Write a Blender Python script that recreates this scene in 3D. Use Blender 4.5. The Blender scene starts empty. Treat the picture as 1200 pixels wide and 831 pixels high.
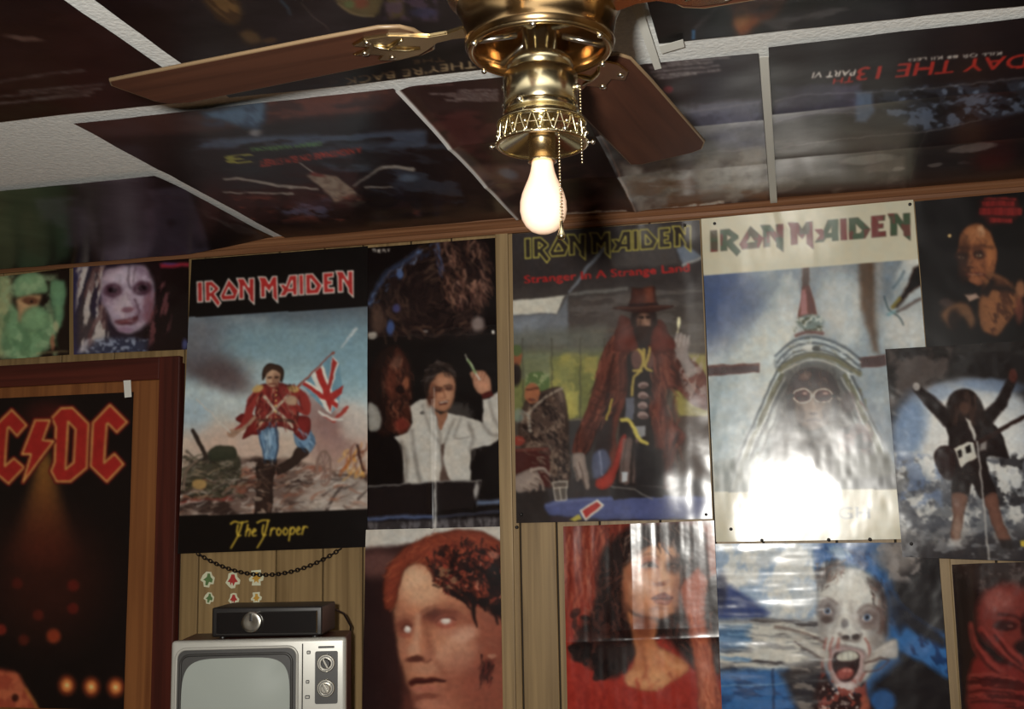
import bpy, bmesh, math, random
import numpy as np
from mathutils import Vector, Matrix

# ------------------------------------------------------------------ camera, world, light, exposure
S = bpy.context.scene
EYE = 1.52                                   # camera height above the floor
FPX, YAW, PITCH, ROLL = 1332.0, 0.2386, 0.1434, -0.0181
_fw = np.array([-math.sin(YAW)*math.cos(PITCH), math.cos(YAW)*math.cos(PITCH), math.sin(PITCH)])
_r = np.array([math.cos(YAW), math.sin(YAW), 0.0]); _u = np.cross(_r, _fw)
CR = math.cos(ROLL)*_r + math.sin(ROLL)*_u
CU = -math.sin(ROLL)*_r + math.cos(ROLL)*_u
CF = _fw
cam = bpy.data.cameras.new('camera'); cam.sensor_width = 36.0; cam.lens = 36.0*FPX/1200.0
cam.clip_start = 0.02
camo = bpy.data.objects.new('camera', cam); S.collection.objects.link(camo)
camo.matrix_world = Matrix(((CR[0], CU[0], -CF[0], 0), (CR[1], CU[1], -CF[1], 0), (CR[2], CU[2], -CF[2], EYE), (0, 0, 0, 1)))
S.camera = camo

world = bpy.data.worlds.new('world'); S.world = world; world.use_nodes = True
bg = world.node_tree.nodes.get('Background') or world.node_tree.nodes.new('ShaderNodeBackground')
bg.inputs[0].default_value = (0.9, 0.75, 0.6, 1); bg.inputs[1].default_value = 0.02

FLASH_W = 56.0
fl = bpy.data.lights.new('camera_flash', 'AREA'); fl.shape = 'DISK'; fl.size = 0.07; fl.energy = FLASH_W
fl.color = (1.0, 0.97, 0.90)
flo = bpy.data.objects.new('camera_flash', fl); S.collection.objects.link(flo)
_fp = -0.12*CR + 0.075*CU
_aim = CF + 0.10*CR
_aim /= np.linalg.norm(_aim)
flo.location = (_fp[0], _fp[1], EYE + _fp[2])
flo.rotation_euler = Vector(_aim).to_track_quat('-Z', 'Y').to_euler()

S.view_settings.view_transform = 'Standard'; S.view_settings.look = 'None'
S.view_settings.gamma = 1.0; S.view_settings.use_curve_mapping = False
S.view_settings.exposure = 0.0

# ------------------------------------------------------------------ geometry of the place (camera at x=0,y=0)
WALL_Y = 3.0
CEIL = 0.825                                   # ceiling height above the eye
def ray(x, y): return CF + CR*((x-600)/FPX) + CU*((415.5-y)/FPX)
def on_wall(x, y, d=WALL_Y): v = ray(x, y); return v*(d/v[1])
def on_ceil(x, y, h=CEIL): v = ray(x, y); return v*(h/v[2])
def proj(P):
    z = P@CF
    return 600+FPX*(P@CR)/z, 415.5-FPX*(P@CU)/z
EV = np.array([0, 0, EYE])

# ------------------------------------------------------------------ helpers
def link(o, parent=None):
    S.collection.objects.link(o)
    if parent is not None: o.parent = parent
    return o
def tag(o, label=None, cat=None, group=None, kind=None):
    if label: o['label'] = label
    if cat: o['category'] = cat
    if group: o['group'] = group
    if kind: o['kind'] = kind
    return o
def empty(name, loc, rz=0.0):
    o = bpy.data.objects.new(name, None); o.location = loc; o.rotation_euler = (0, 0, rz); o.empty_display_size = 0.05
    return link(o)
def mesh_obj(name, bm, mat, parent=None, smooth=False, loc=None):
    me = bpy.data.meshes.new(name); bm.normal_update(); bm.to_mesh(me); bm.free()
    if mat: me.materials.append(mat)
    if smooth:
        for p in me.polygons: p.use_smooth = True
    o = bpy.data.objects.new(name, me)
    if loc is not None: o.location = loc
    return link(o, parent)
def smooth_angle(o, ang=40):
    me = o.data
    for p in me.polygons: p.use_smooth = True
    bm = bmesh.new(); bm.from_mesh(me)
    for e in bm.edges:
        if len(e.link_faces) == 2 and e.calc_face_angle(0) > math.radians(ang): e.smooth = False
    bm.to_mesh(me); bm.free()
    return o
def box(bm, x0, x1, y0, y1, z0, z1, bev=0.0, seg=2):
    r = bmesh.ops.create_cube(bm, size=1.0)
    vs = r['verts']
    for v in vs:
        v.co = Vector(((x0+x1)/2+v.co.x*(x1-x0), (y0+y1)/2+v.co.y*(y1-y0), (z0+z1)/2+v.co.z*(z1-z0)))
    if bev > 0:
        es = list({e for v in vs for e in v.link_edges})
        bmesh.ops.bevel(bm, geom=es, offset=bev, segments=seg, affect='EDGES', profile=0.6)
    return bm
def lathe(bm, prof, seg=48, c=(0, 0), a0=0.0):
    rings = []
    for r, z in prof:
        if r < 1e-5: rings.append([bm.verts.new((c[0], c[1], z))])
        else: rings.append([bm.verts.new((c[0]+r*math.cos(a0+2*math.pi*k/seg), c[1]+r*math.sin(a0+2*math.pi*k/seg), z)) for k in range(seg)])
    for a, b in zip(rings, rings[1:]):
        for k in range(seg):
            k2 = (k+1) % seg
            if len(a) == 1 and len(b) == 1: continue
            if len(a) == 1: bm.faces.new((a[0], b[k2], b[k]))
            elif len(b) == 1: bm.faces.new((a[k], a[k2], b[0]))
            else: bm.faces.new((a[k], a[k2], b[k2], b[k]))
    return bm
def tube(bm, pts, r, seg=8, closed=False):
    pts = [Vector(p) for p in pts]; n = len(pts); rings = []
    rr = r if isinstance(r, (list, tuple)) else [r]*n
    up = None
    for i, p in enumerate(pts):
        if closed: t = pts[(i+1) % n]-pts[i-1]
        else: t = pts[min(i+1, n-1)]-pts[max(i-1, 0)]
        t.normalize()
        if up is None: up = t.orthogonal().normalized()
        up = (up-t*up.dot(t)).normalized(); s = t.cross(up)
        rings.append([bm.verts.new(p+(up*math.cos(2*math.pi*k/seg)+s*math.sin(2*math.pi*k/seg))*rr[i]) for k in range(seg)])
    m = n if closed else n-1
    for i in range(m):
        a, b = rings[i], rings[(i+1) % n]
        for k in range(seg):
            bm.faces.new((a[k], a[(k+1) % seg], b[(k+1) % seg], b[k]))
    if not closed:
        bm.faces.new(rings[0][::-1]); bm.faces.new(rings[-1])
    return bm
def prism(bm, pts, z0, z1):
    """outline (x,y) extruded between z0 and z1"""
    a = [bm.verts.new((x, y, z0)) for x, y in pts]; b = [bm.verts.new((x, y, z1)) for x, y in pts]; n = len(pts)
    bm.faces.new(a[::-1]); bm.faces.new(b)
    for k in range(n): bm.faces.new((a[k], a[(k+1) % n], b[(k+1) % n], b[k]))
    bmesh.ops.recalc_face_normals(bm, faces=bm.faces[:])
    return bm
def sphere(bm, c, r, sub=2, sc=(1, 1, 1)):
    q = bmesh.ops.create_icosphere(bm, subdivisions=sub, radius=r)
    for v in q['verts']: v.co = Vector((c[0]+v.co.x*sc[0], c[1]+v.co.y*sc[1], c[2]+v.co.z*sc[2]))

# ------------------------------------------------------------------ materials
def s2l(c):
    c = np.asarray(c, float)/255.0
    return np.where(c <= 0.04045, c/12.92, ((c+0.055)/1.055)**2.4)
def rgba(c): return (*[float(v) for v in s2l(c)], 1.0)
def mat(name, col=(128, 128, 128), rough=0.5, metal=0.0, spec=0.5, coat=0.0, emis=None, estr=0.0):
    m = bpy.data.materials.new(name); m.use_nodes = True
    b = m.node_tree.nodes['Principled BSDF']
    b.inputs['Base Color'].default_value = rgba(col); b.inputs['Roughness'].default_value = rough
    b.inputs['Metallic'].default_value = metal; b.inputs['Specular IOR Level'].default_value = spec
    b.inputs['Coat Weight'].default_value = coat; b.inputs['Coat Roughness'].default_value = 0.12
    if emis is not None:
        b.inputs['Emission Color'].default_value = rgba(emis); b.inputs['Emission Strength'].default_value = estr
    return m
def nd(m, t, **kw):
    n = m.node_tree.nodes.new(t)
    for k, v in kw.items(): setattr(n, k, v)
    return n
def wood(name, c0, c1, scale=(60, 60, 2.2), rough=0.5, bump=0.15, grain=1.0, spec=0.4):
    """grain runs along the axis with the smallest scale"""
    m = mat(name, c0, rough, spec=spec); t = m.node_tree; b = t.nodes['Principled BSDF']
    tc = nd(m, 'ShaderNodeTexCoord'); mp = nd(m, 'ShaderNodeMapping'); mp.inputs['Scale'].default_value = scale
    oi = nd(m, 'ShaderNodeObjectInfo'); ad = nd(m, 'ShaderNodeVectorMath', operation='MULTIPLY_ADD')
    cv = nd(m, 'ShaderNodeCombineXYZ'); t.links.new(oi.outputs['Random'], cv.inputs[0]); t.links.new(oi.outputs['Random'], cv.inputs[2])
    ad.inputs[1].default_value = (17, 0, 11)
    t.links.new(cv.outputs[0], ad.inputs[0]); t.links.new(tc.outputs['Object'], mp.inputs['Vector']); t.links.new(mp.outputs[0], ad.inputs[2])
    n1 = nd(m, 'ShaderNodeTexNoise'); n1.inputs['Scale'].default_value = 1.0; n1.inputs['Detail'].default_value = 6; n1.inputs['Distortion'].default_value = 0.6
    n2 = nd(m, 'ShaderNodeTexNoise'); n2.inputs['Scale'].default_value = 0.25; n2.inputs['Detail'].default_value = 3
    t.links.new(ad.outputs[0], n1.inputs['Vector']); t.links.new(ad.outputs[0], n2.inputs['Vector'])
    mx = nd(m, 'ShaderNodeMath', operation='MULTIPLY_ADD'); mx.inputs[1].default_value = 0.55*grain
    t.links.new(n1.outputs['Fac'], mx.inputs[0])
    m2 = nd(m, 'ShaderNodeMath', operation='MULTIPLY'); m2.inputs[1].default_value = 0.5
    t.links.new(n2.outputs['Fac'], m2.inputs[0]); t.links.new(m2.outputs[0], mx.inputs[2])
    r = nd(m, 'ShaderNodeValToRGB'); r.color_ramp.elements[0].position = 0.36; r.color_ramp.elements[1].position = 0.68
    r.color_ramp.elements[0].color = rgba(c1); r.color_ramp.elements[1].color = rgba(c0)
    t.links.new(mx.outputs[0], r.inputs[0]); t.links.new(r.outputs[0], b.inputs['Base Color'])
    bp = nd(m, 'ShaderNodeBump'); bp.inputs['Strength'].default_value = bump; bp.inputs['Distance'].default_value = 0.001
    t.links.new(n1.outputs['Fac'], bp.inputs['Height']); t.links.new(bp.outputs[0], b.inputs['Normal'])
    return m
def noisy(name, c0, c1, scale=80, rough=0.8, bump=0.4, dist=0.002, detail=4, spec=0.3):
    m = mat(name, c0, rough, spec=spec); t = m.node_tree; b = t.nodes['Principled BSDF']
    tc = nd(m, 'ShaderNodeTexCoord'); n = nd(m, 'ShaderNodeTexNoise'); n.inputs['Scale'].default_value = scale; n.inputs['Detail'].default_value = detail
    t.links.new(tc.outputs['Object'], n.inputs['Vector'])
    r = nd(m, 'ShaderNodeValToRGB'); r.color_ramp.elements[0].position = 0.35; r.color_ramp.elements[1].position = 0.65
    r.color_ramp.elements[0].color = rgba(c0); r.color_ramp.elements[1].color = rgba(c1)
    t.links.new(n.outputs['Fac'], r.inputs[0]); t.links.new(r.outputs[0], b.inputs['Base Color'])
    bp = nd(m, 'ShaderNodeBump'); bp.inputs['Strength'].default_value = bump; bp.inputs['Distance'].default_value = dist
    t.links.new(n.outputs['Fac'], bp.inputs['Height']); t.links.new(bp.outputs[0], b.inputs['Normal'])
    return m
def paper(name, rough=0.3, spec=0.5, bump=0.25, scale=9.0):
    """glossy printed paper: the print sits in the sheet's own colour attribute, the relief is fine crinkle"""
    m = mat(name, (255, 255, 255), rough, spec=spec); t = m.node_tree; b = t.nodes['Principled BSDF']
    a = nd(m, 'ShaderNodeAttribute'); a.attribute_name = 'print'; t.links.new(a.outputs['Color'], b.inputs['Base Color'])
    tc = nd(m, 'ShaderNodeTexCoord'); n = nd(m, 'ShaderNodeTexNoise'); n.inputs['Scale'].default_value = scale; n.inputs['Detail'].default_value = 3
    n.inputs['Roughness'].default_value = 0.45
    t.links.new(tc.outputs['Object'], n.inputs['Vector'])
    bp = nd(m, 'ShaderNodeBump'); bp.inputs['Strength'].default_value = bump; bp.inputs['Distance'].default_value = 0.006
    t.links.new(n.outputs['Fac'], bp.inputs['Height']); t.links.new(bp.outputs[0], b.inputs['Normal'])
    return m

M = {
 'panel': wood('panel_wood', (154, 128, 88), (110, 87, 56), (55, 20, 1.6), 0.45, 0.12),
 'groove': mat('panel_groove', (34, 24, 16), 0.8),
 'batten': wood('batten_wood', (160, 134, 94), (120, 97, 64), (70, 40, 2.0), 0.5, 0.1),
 'mould': wood('moulding_wood', (150, 106, 74), (104, 68, 46), (1.6, 70, 70), 0.4, 0.1),
 'casing': wood('casing_wood', (92, 40, 31), (60, 25, 20), (50, 50, 2.0), 0.4, 0.1),
 'casing_h': wood('casing_wood_level', (92, 40, 31), (60, 25, 20), (2.0, 50, 50), 0.4, 0.1),
 'door': wood('door_veneer', (150, 96, 54), (112, 66, 36), (45, 20, 1.4), 0.45, 0.08),
 'ceil': noisy('ceiling_paint', (228, 229, 226), (242, 242, 238), 120, 0.85, 0.6, 0.003),
 'floor': noisy('carpet_pile', (88, 66, 48), (70, 52, 38), 220, 0.95, 0.8, 0.004),
 'blade': wood('blade_wood', (92, 56, 40), (66, 38, 27), (3.0, 40, 40), 0.55, 0.08, spec=0.2),
 'blade_rim': mat('blade_edge', (128, 106, 80), 0.4),
 'brass': mat('polished_brass', (228, 214, 176), 0.2, 1.0),
 'brass_old': mat('antique_brass', (196, 172, 130), 0.24, 1.0),
 'brass_dark': mat('dark_bronze', (176, 146, 106), 0.2, 1.0),
 'steel': mat('bright_steel', (220, 216, 205), 0.22, 1.0),
 'bulb': mat('bulb_glass', (226, 198, 178), 0.45, emis=(255, 205, 160), estr=0.24),
 'tv_silver': mat('tv_silver_plastic', (176, 174, 166), 0.35, 0.15),
 'tv_dark': mat('tv_dark_plastic', (52, 50, 48), 0.4),
 'tv_glass': mat('tv_tube_glass', (158, 164, 158), 0.18, spec=0.6),
 'tv_wood': wood('tv_cabinet_wood', (92, 46, 32), (62, 30, 22), (2.0, 30, 40), 0.4, 0.05),
 'black': mat('black_plastic', (30, 26, 25), 0.4),
 'black_gloss': mat('black_gloss', (24, 21, 21), 0.2),
 'chain': mat('dark_chain', (36, 26, 20), 0.5, 0.5),
 'tape': mat('masking_tape', (226, 225, 216), 0.7),
 'stick_pale': mat('sticker_paper', (214, 214, 184), 0.5),
 'stick_green': mat('sticker_green', (92, 122, 74), 0.5),
 'stick_red': mat('sticker_red', (176, 56, 52), 0.5),
 'stick_gold': mat('sticker_gold', (196, 150, 60), 0.5),
 'gloss': paper('glossy_print', 0.21, 0.42, 0.16, 9.0),
 'hot': paper('glazed_print', 0.20, 0.5, 0.15, 7.0),
 'satin': paper('satin_print', 0.33, 0.3, 0.15, 8.0),
 'overhead': paper('ceiling_print', 0.28, 0.30, 0.2, 9.0),
 'slick': paper('slick_print', 0.22, 0.5, 0.20, 11.0),
}

# ------------------------------------------------------------------ print painter (colours of the printed ink, laid on the sheet's own grid)
_tab = np.random.RandomState(7).rand(256, 256)
def vnoise(x, y):
    xi = np.floor(x).astype(int); yi = np.floor(y).astype(int); fx = x-xi; fy = y-yi
    fx = fx*fx*(3-2*fx); fy = fy*fy*(3-2*fy)
    a = _tab[xi & 255, yi & 255]; b = _tab[(xi+1) & 255, yi & 255]; c = _tab[xi & 255, (yi+1) & 255]; d = _tab[(xi+1) & 255, (yi+1) & 255]
    return (a*(1-fx)+b*fx)*(1-fy)+(c*(1-fx)+d*fx)*fy
def fbm(x, y, o=4, seed=0.0):
    s = 0; a = 0.5; t = 0
    for k in range(o):
        s = s+a*vnoise(x*2**k+seed*13.7+k*31.3, y*2**k+seed*7.1+k*17.9); t += a; a *= 0.55
    return s/t
def catmull(pts, n=6, closed=True):
    P = np.array(pts, float); m = len(P); out = []
    for i in range(m if closed else m-1):
        if closed: p0, p1, p2, p3 = P[i-1], P[i], P[(i+1) % m], P[(i+2) % m]
        else: p0, p1, p2, p3 = P[max(i-1, 0)], P[i], P[i+1], P[min(i+2, m-1)]
        for k in range(n):
            t = k/n
            out.append(0.5*((2*p1)+(-p0+p2)*t+(2*p0-5*p1+4*p2-p3)*t*t+(-p0+3*p1-3*p2+p3)*t**3))
    if not closed: out.append(P[-1])
    return np.array(out)
_glyph = {}
def text_tris(txt):
    """triangles of a line of text, unit box: x 0..1, y 0 (top) .. 1 (baseline)"""
    if txt in _glyph: return _glyph[txt]
    cu = bpy.data.curves.new('t', 'FONT'); cu.body = txt; cu.resolution_u = 3
    o = bpy.data.objects.new('t', cu); S.collection.objects.link(o)
    me = o.to_mesh(); me.calc_loop_triangles()
    co = np.empty(len(me.vertices)*3); me.vertices.foreach_get('co', co); co = co.reshape(-1, 3)[:, :2]
    tr = np.array([t.vertices[:] for t in me.loop_triangles])
    o.to_mesh_clear(); bpy.data.objects.remove(o); bpy.data.curves.remove(cu)
    lo = co[:, 0].min(); w = co[:, 0].max()-lo; H = 0.69
    q = np.stack([(co[:, 0]-lo)/w, 1-co[:, 1]/H], 1)
    _glyph[txt] = (q, tr)
    return _glyph[txt]
class Canvas:
    def __init__(s, X, Y):
        s.X0 = X.ravel(); s.Y0 = Y.ravel(); s.X = s.X0; s.Y = s.Y0; s.C = np.zeros((s.X.size, 3)); s.ox = s.oy = 0.0; s.k = 1.0
    def tr(s, ox, oy, k):                         # following coordinates are those of a detail view
        s.ox, s.oy, s.k = ox, oy, k; return s
    def warp(s, a=1.5, size=11.0):                # hand-drawn wobble of the picture (lettering stays straight)
        x, y = s.X0, s.Y0
        if a <= 0: s.X, s.Y = x, y; return s
        s.X = x+a*2*(fbm(x/size, y/size, 3, 3.3)-.5); s.Y = y+a*2*(fbm(x/size, y/size, 3, 8.8)-.5); return s
    def grit(s, a=0.16, size=5.0, hue=0.025):
        x, y = s.X0, s.Y0
        f = 1+a*2*(fbm(x/size, y/size, 4, 5.5)-.5)+a*0.6*(fbm(x/26, y/26, 3, 2.5)-.5)
        h = hue*2*(fbm(x/9, y/9, 3, 7.7)-.5)
        s.C = np.clip(s.C*f[:, None]*np.stack([1+h, np.ones_like(h), 1-h], 1), 0, 255)
    def pt(s, p): p = np.asarray(p, float); return p/s.k+np.array([s.ox, s.oy])
    def put(s, idx, a, col):
        a = np.clip(a, 0, 1)[:, None]; s.C[idx] = s.C[idx]*(1-a)+np.asarray(col, float)*a
    def fill(s, col): s.C[:] = col
    def sel(s, x0, y0, x1, y1): return np.nonzero((s.X > x0) & (s.X < x1) & (s.Y > y0) & (s.Y < y1))[0]
    def lin(s, p0, p1, stops, a=1.0):
        p0 = s.pt(p0); p1 = s.pt(p1); d = p1-p0; L = d@d
        t = np.clip(((s.X-p0[0])*d[0]+(s.Y-p0[1])*d[1])/L, 0, 1)
        ts = [q[0] for q in stops]; cs = np.array([q[1] for q in stops], float)
        col = np.stack([np.interp(t, ts, cs[:, k]) for k in range(3)], 1)
        s.C = s.C*(1-a)+col*a
    def e(s, cx, cy, rx, ry, col, ang=0, soft=0.35, a=1.0):
        (x, y) = s.pt((cx, cy)); rx /= s.k; ry /= s.k; R = max(rx, ry)*(1+soft)+1
        i = s.sel(x-R, y-R, x+R, y+R)
        if not i.size: return
        c, n = math.cos(math.radians(ang)), math.sin(math.radians(ang))
        dx = s.X[i]-x; dy = s.Y[i]-y; u = (dx*c+dy*n)/rx; v = (-dx*n+dy*c)/ry
        d = np.sqrt(u*u+v*v); w = max(soft, 0.8/min(rx, ry))
        t = np.clip((1+w/2-d)/w, 0, 1); s.put(i, a*t*t*(3-2*t), col)
    def _sdf(s, i, contours):
        px, py = s.X[i], s.Y[i]; best = np.full(px.shape, 1e9); ins = np.zeros(px.shape, bool)
        for P in contours:
            n = len(P)
            for k in range(n):
                x0, y0 = P[k]; x1, y1 = P[(k+1) % n]; ex, ey = x1-x0, y1-y0
                wx, wy = px-x0, py-y0; t = np.clip((wx*ex+wy*ey)/(ex*ex+ey*ey+1e-9), 0, 1)
                best = np.minimum(best, (wx-ex*t)**2+(wy-ey*t)**2)
                cr = (y0 > py) != (y1 > py)
                if ey != 0: ins ^= cr & (px < ex*(py-y0)/ey+x0)
        d = np.sqrt(best); return np.where(ins, -d, d)
    def p(s, pts, col, soft=1.0, a=1.0, sm=False, grow=0.0, sh=None, sw=3.2):
        cs = [pts] if not isinstance(pts[0][0], (list, tuple, np.ndarray)) else pts
        cs = [s.pt(catmull(q) if sm else q) for q in cs]
        al = np.concatenate(cs); m = soft+grow+1
        i = s.sel(al[:, 0].min()-m, al[:, 1].min()-m, al[:, 0].max()+m, al[:, 1].max()+m)
        if not i.size: return
        d = s._sdf(i, cs)-grow; t = np.clip(0.5-d/(2*max(soft, 0.5)), 0, 1)
        if sh is None: sh = 0.26 if sm else 0.0
        if sh: col = np.asarray(col, float)*(1.05-sh*np.exp(-np.maximum(-d, 0)/sw))[:, None]
        s.put(i, a*t*t*(3-2*t), col)
    def l(s, pts, w, col, soft=0.7, a=1.0, sm=False):
        P = s.pt(catmull(pts, 5, False) if sm else pts); n = len(P)
        ws = (np.linspace(w[0], w[1], n) if isinstance(w, (list, tuple)) else np.full(n, w))/s.k/2
        m = ws.max()+soft+1; i = s.sel(P[:, 0].min()-m, P[:, 1].min()-m, P[:, 0].max()+m, P[:, 1].max()+m)
        if not i.size: return
        best = np.full(i.shape, 1e9)
        for k in range(n-1):
            e = P[k+1]-P[k]; wx = s.X[i]-P[k][0]; wy = s.Y[i]-P[k][1]
            t = np.clip((wx*e[0]+wy*e[1])/(e@e+1e-9), 0, 1)
            best = np.minimum(best, np.sqrt((wx-e[0]*t)**2+(wy-e[1]*t)**2)-(ws[k]*(1-t)+ws[k+1]*t))
        s.put(i, a*np.clip(0.5-best/(2*soft), 0, 1), col)
    def n(s, region, col, size=20, thr=0.5, w=0.15, a=1.0, st=(1, 1), ang=0, seed=1, o=4, soft=3):
        """noise patches of one colour inside a polygon (or everywhere)"""
        if region is None: i = np.arange(s.X.size); base = 1.0
        else:
            R = s.pt(region); i = s.sel(R[:, 0].min()-soft, R[:, 1].min()-soft, R[:, 0].max()+soft, R[:, 1].max()+soft)
            if not i.size: return
            base = np.clip(0.5-s._sdf(i, [R])/(2*soft), 0, 1)
        c, q = math.cos(math.radians(ang)), math.sin(math.radians(ang)); z = size/s.k
        u = (s.X[i]*c+s.Y[i]*q)/z/st[0]; v = (-s.X[i]*q+s.Y[i]*c)/z/st[1]
        f = fbm(u, v, o, seed); s.put(i, a*base*np.clip((f-thr)/w+0.5, 0, 1), col)
    def dabs(s, region, cols, n, r, seed=3, asp=2.0, a=0.8, ang=None):
        rs = random.Random(seed); R = np.array(region, float); x0, y0 = R.min(0); x1, y1 = R.max(0); k = 0
        while k < n:
            x = rs.uniform(x0, x1); y = rs.uniform(y0, y1); k += 1
            ins = False
            for j in range(len(R)):
                xa, ya = R[j]; xb, yb = R[j-1]
                if (ya > y) != (yb > y) and x < (xb-xa)*(y-ya)/(yb-ya)+xa: ins = not ins
            if not ins: continue
            q = rs.uniform(0.5, 1.3)*r
            s.e(x, y, q*asp**0.5, q/asp**0.5, rs.choice(cols), rs.uniform(0, 180) if ang is None else ang+rs.uniform(-20, 20), 0.5, a)
    def strokes(s, region, cols, n, ln, w, ang=0, spread=25, seed=1, a=0.5, bend=0.25, soft=0.8):
        """many short brush strokes inside a polygon, all running about one way (ang may be a function of x, y)"""
        rs = random.Random(seed); R = np.array(region, float); x0, y0 = R.min(0); x1, y1 = R.max(0)
        for k in range(n):
            x = rs.uniform(x0, x1); y = rs.uniform(y0, y1); ins = False
            for j in range(len(R)):
                xa, ya = R[j]; xb, yb = R[j-1]
                if (ya > y) != (yb > y) and x < (xb-xa)*(y-ya)/(yb-ya)+xa: ins = not ins
            if not ins: continue
            t = math.radians((ang(x, y) if callable(ang) else ang)+rs.uniform(-spread, spread)); L = ln*rs.uniform(.5, 1.3); b = rs.uniform(-bend, bend)
            dx, dy = math.cos(t)*L/2, math.sin(t)*L/2; ww = w*rs.uniform(.6, 1.4)
            s.l([(x-dx, y-dy), (x-dy*b, y+dx*b), (x+dx, y+dy)], (ww, ww*.35), rs.choice(cols), soft, a*rs.uniform(.6, 1.2))
    def text(s, txt, p0, p1, h, col, bold=0.0, a=1.0, lean=0.0):
        """baseline p0 -> p1, cap height h, drawn upright to the left of the baseline direction"""
        q, tr = text_tris(txt); p0 = s.pt(p0); p1 = s.pt(p1); d = p1-p0; L = np.hypot(*d); e = d/L; up = np.array([e[1], -e[0]])
        h = h/s.k
        P = p0+np.outer(q[:, 0], d)+np.outer(1-q[:, 1], up*h+e*h*lean)
        m = 2; wx, wy = s.X, s.Y; s.X, s.Y = s.X0, s.Y0
        try: s._text(P, tr, m, bold, a, col)
        finally: s.X, s.Y = wx, wy
    def _text(s, P, tr, m, bold, a, col):
        i = s.sel(P[:, 0].min()-m, P[:, 1].min()-m, P[:, 0].max()+m, P[:, 1].max()+m)
        if not i.size: return
        cov = np.zeros(i.size); offs = [(-.33, -.33), (.33, -.33), (-.33, .33), (.33, .33)]
        if bold: offs = [(ox*1.0+bx, oy) for ox, oy in offs for bx in (-bold/2, bold/2)]
        for ox, oy in offs:
            hit = np.zeros(i.size, bool); X = s.X[i]+ox; Y = s.Y[i]+oy
            for t in tr:
                A, B, D = P[t[0]], P[t[1]], P[t[2]]
                lo = np.minimum(np.minimum(A, B), D); hi = np.maximum(np.maximum(A, B), D)
                j = np.nonzero((X >= lo[0]) & (X <= hi[0]) & (Y >= lo[1]) & (Y <= hi[1]))[0]
                if not j.size: continue
                x, y = X[j], Y[j]
                c1 = (B[0]-A[0])*(y-A[1])-(B[1]-A[1])*(x-A[0]); c2 = (D[0]-B[0])*(y-B[1])-(D[1]-B[1])*(x-B[0]); c3 = (A[0]-D[0])*(y-D[1])-(A[1]-D[1])*(x-D[0])
                hit[j] |= ((c1 >= 0) & (c2 >= 0) & (c3 >= 0)) | ((c1 <= 0) & (c2 <= 0) & (c3 <= 0))
            cov += hit
        cov /= len(offs)/(2 if bold else 1)
        s.put(i, a*np.clip(cov, 0, 1), col)

def rel_light(P, nrm):
    """how strongly the flash at the camera lights a point, against the middle of the wall"""
    def E(p, n):
        r = np.linalg.norm(p); return max(0.02, -(p@n)/r)/r**2
    return E(P, nrm)/E(np.array([-0.45, 3.0, 0.3]), np.array([0, -1.0, 0]))

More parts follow.
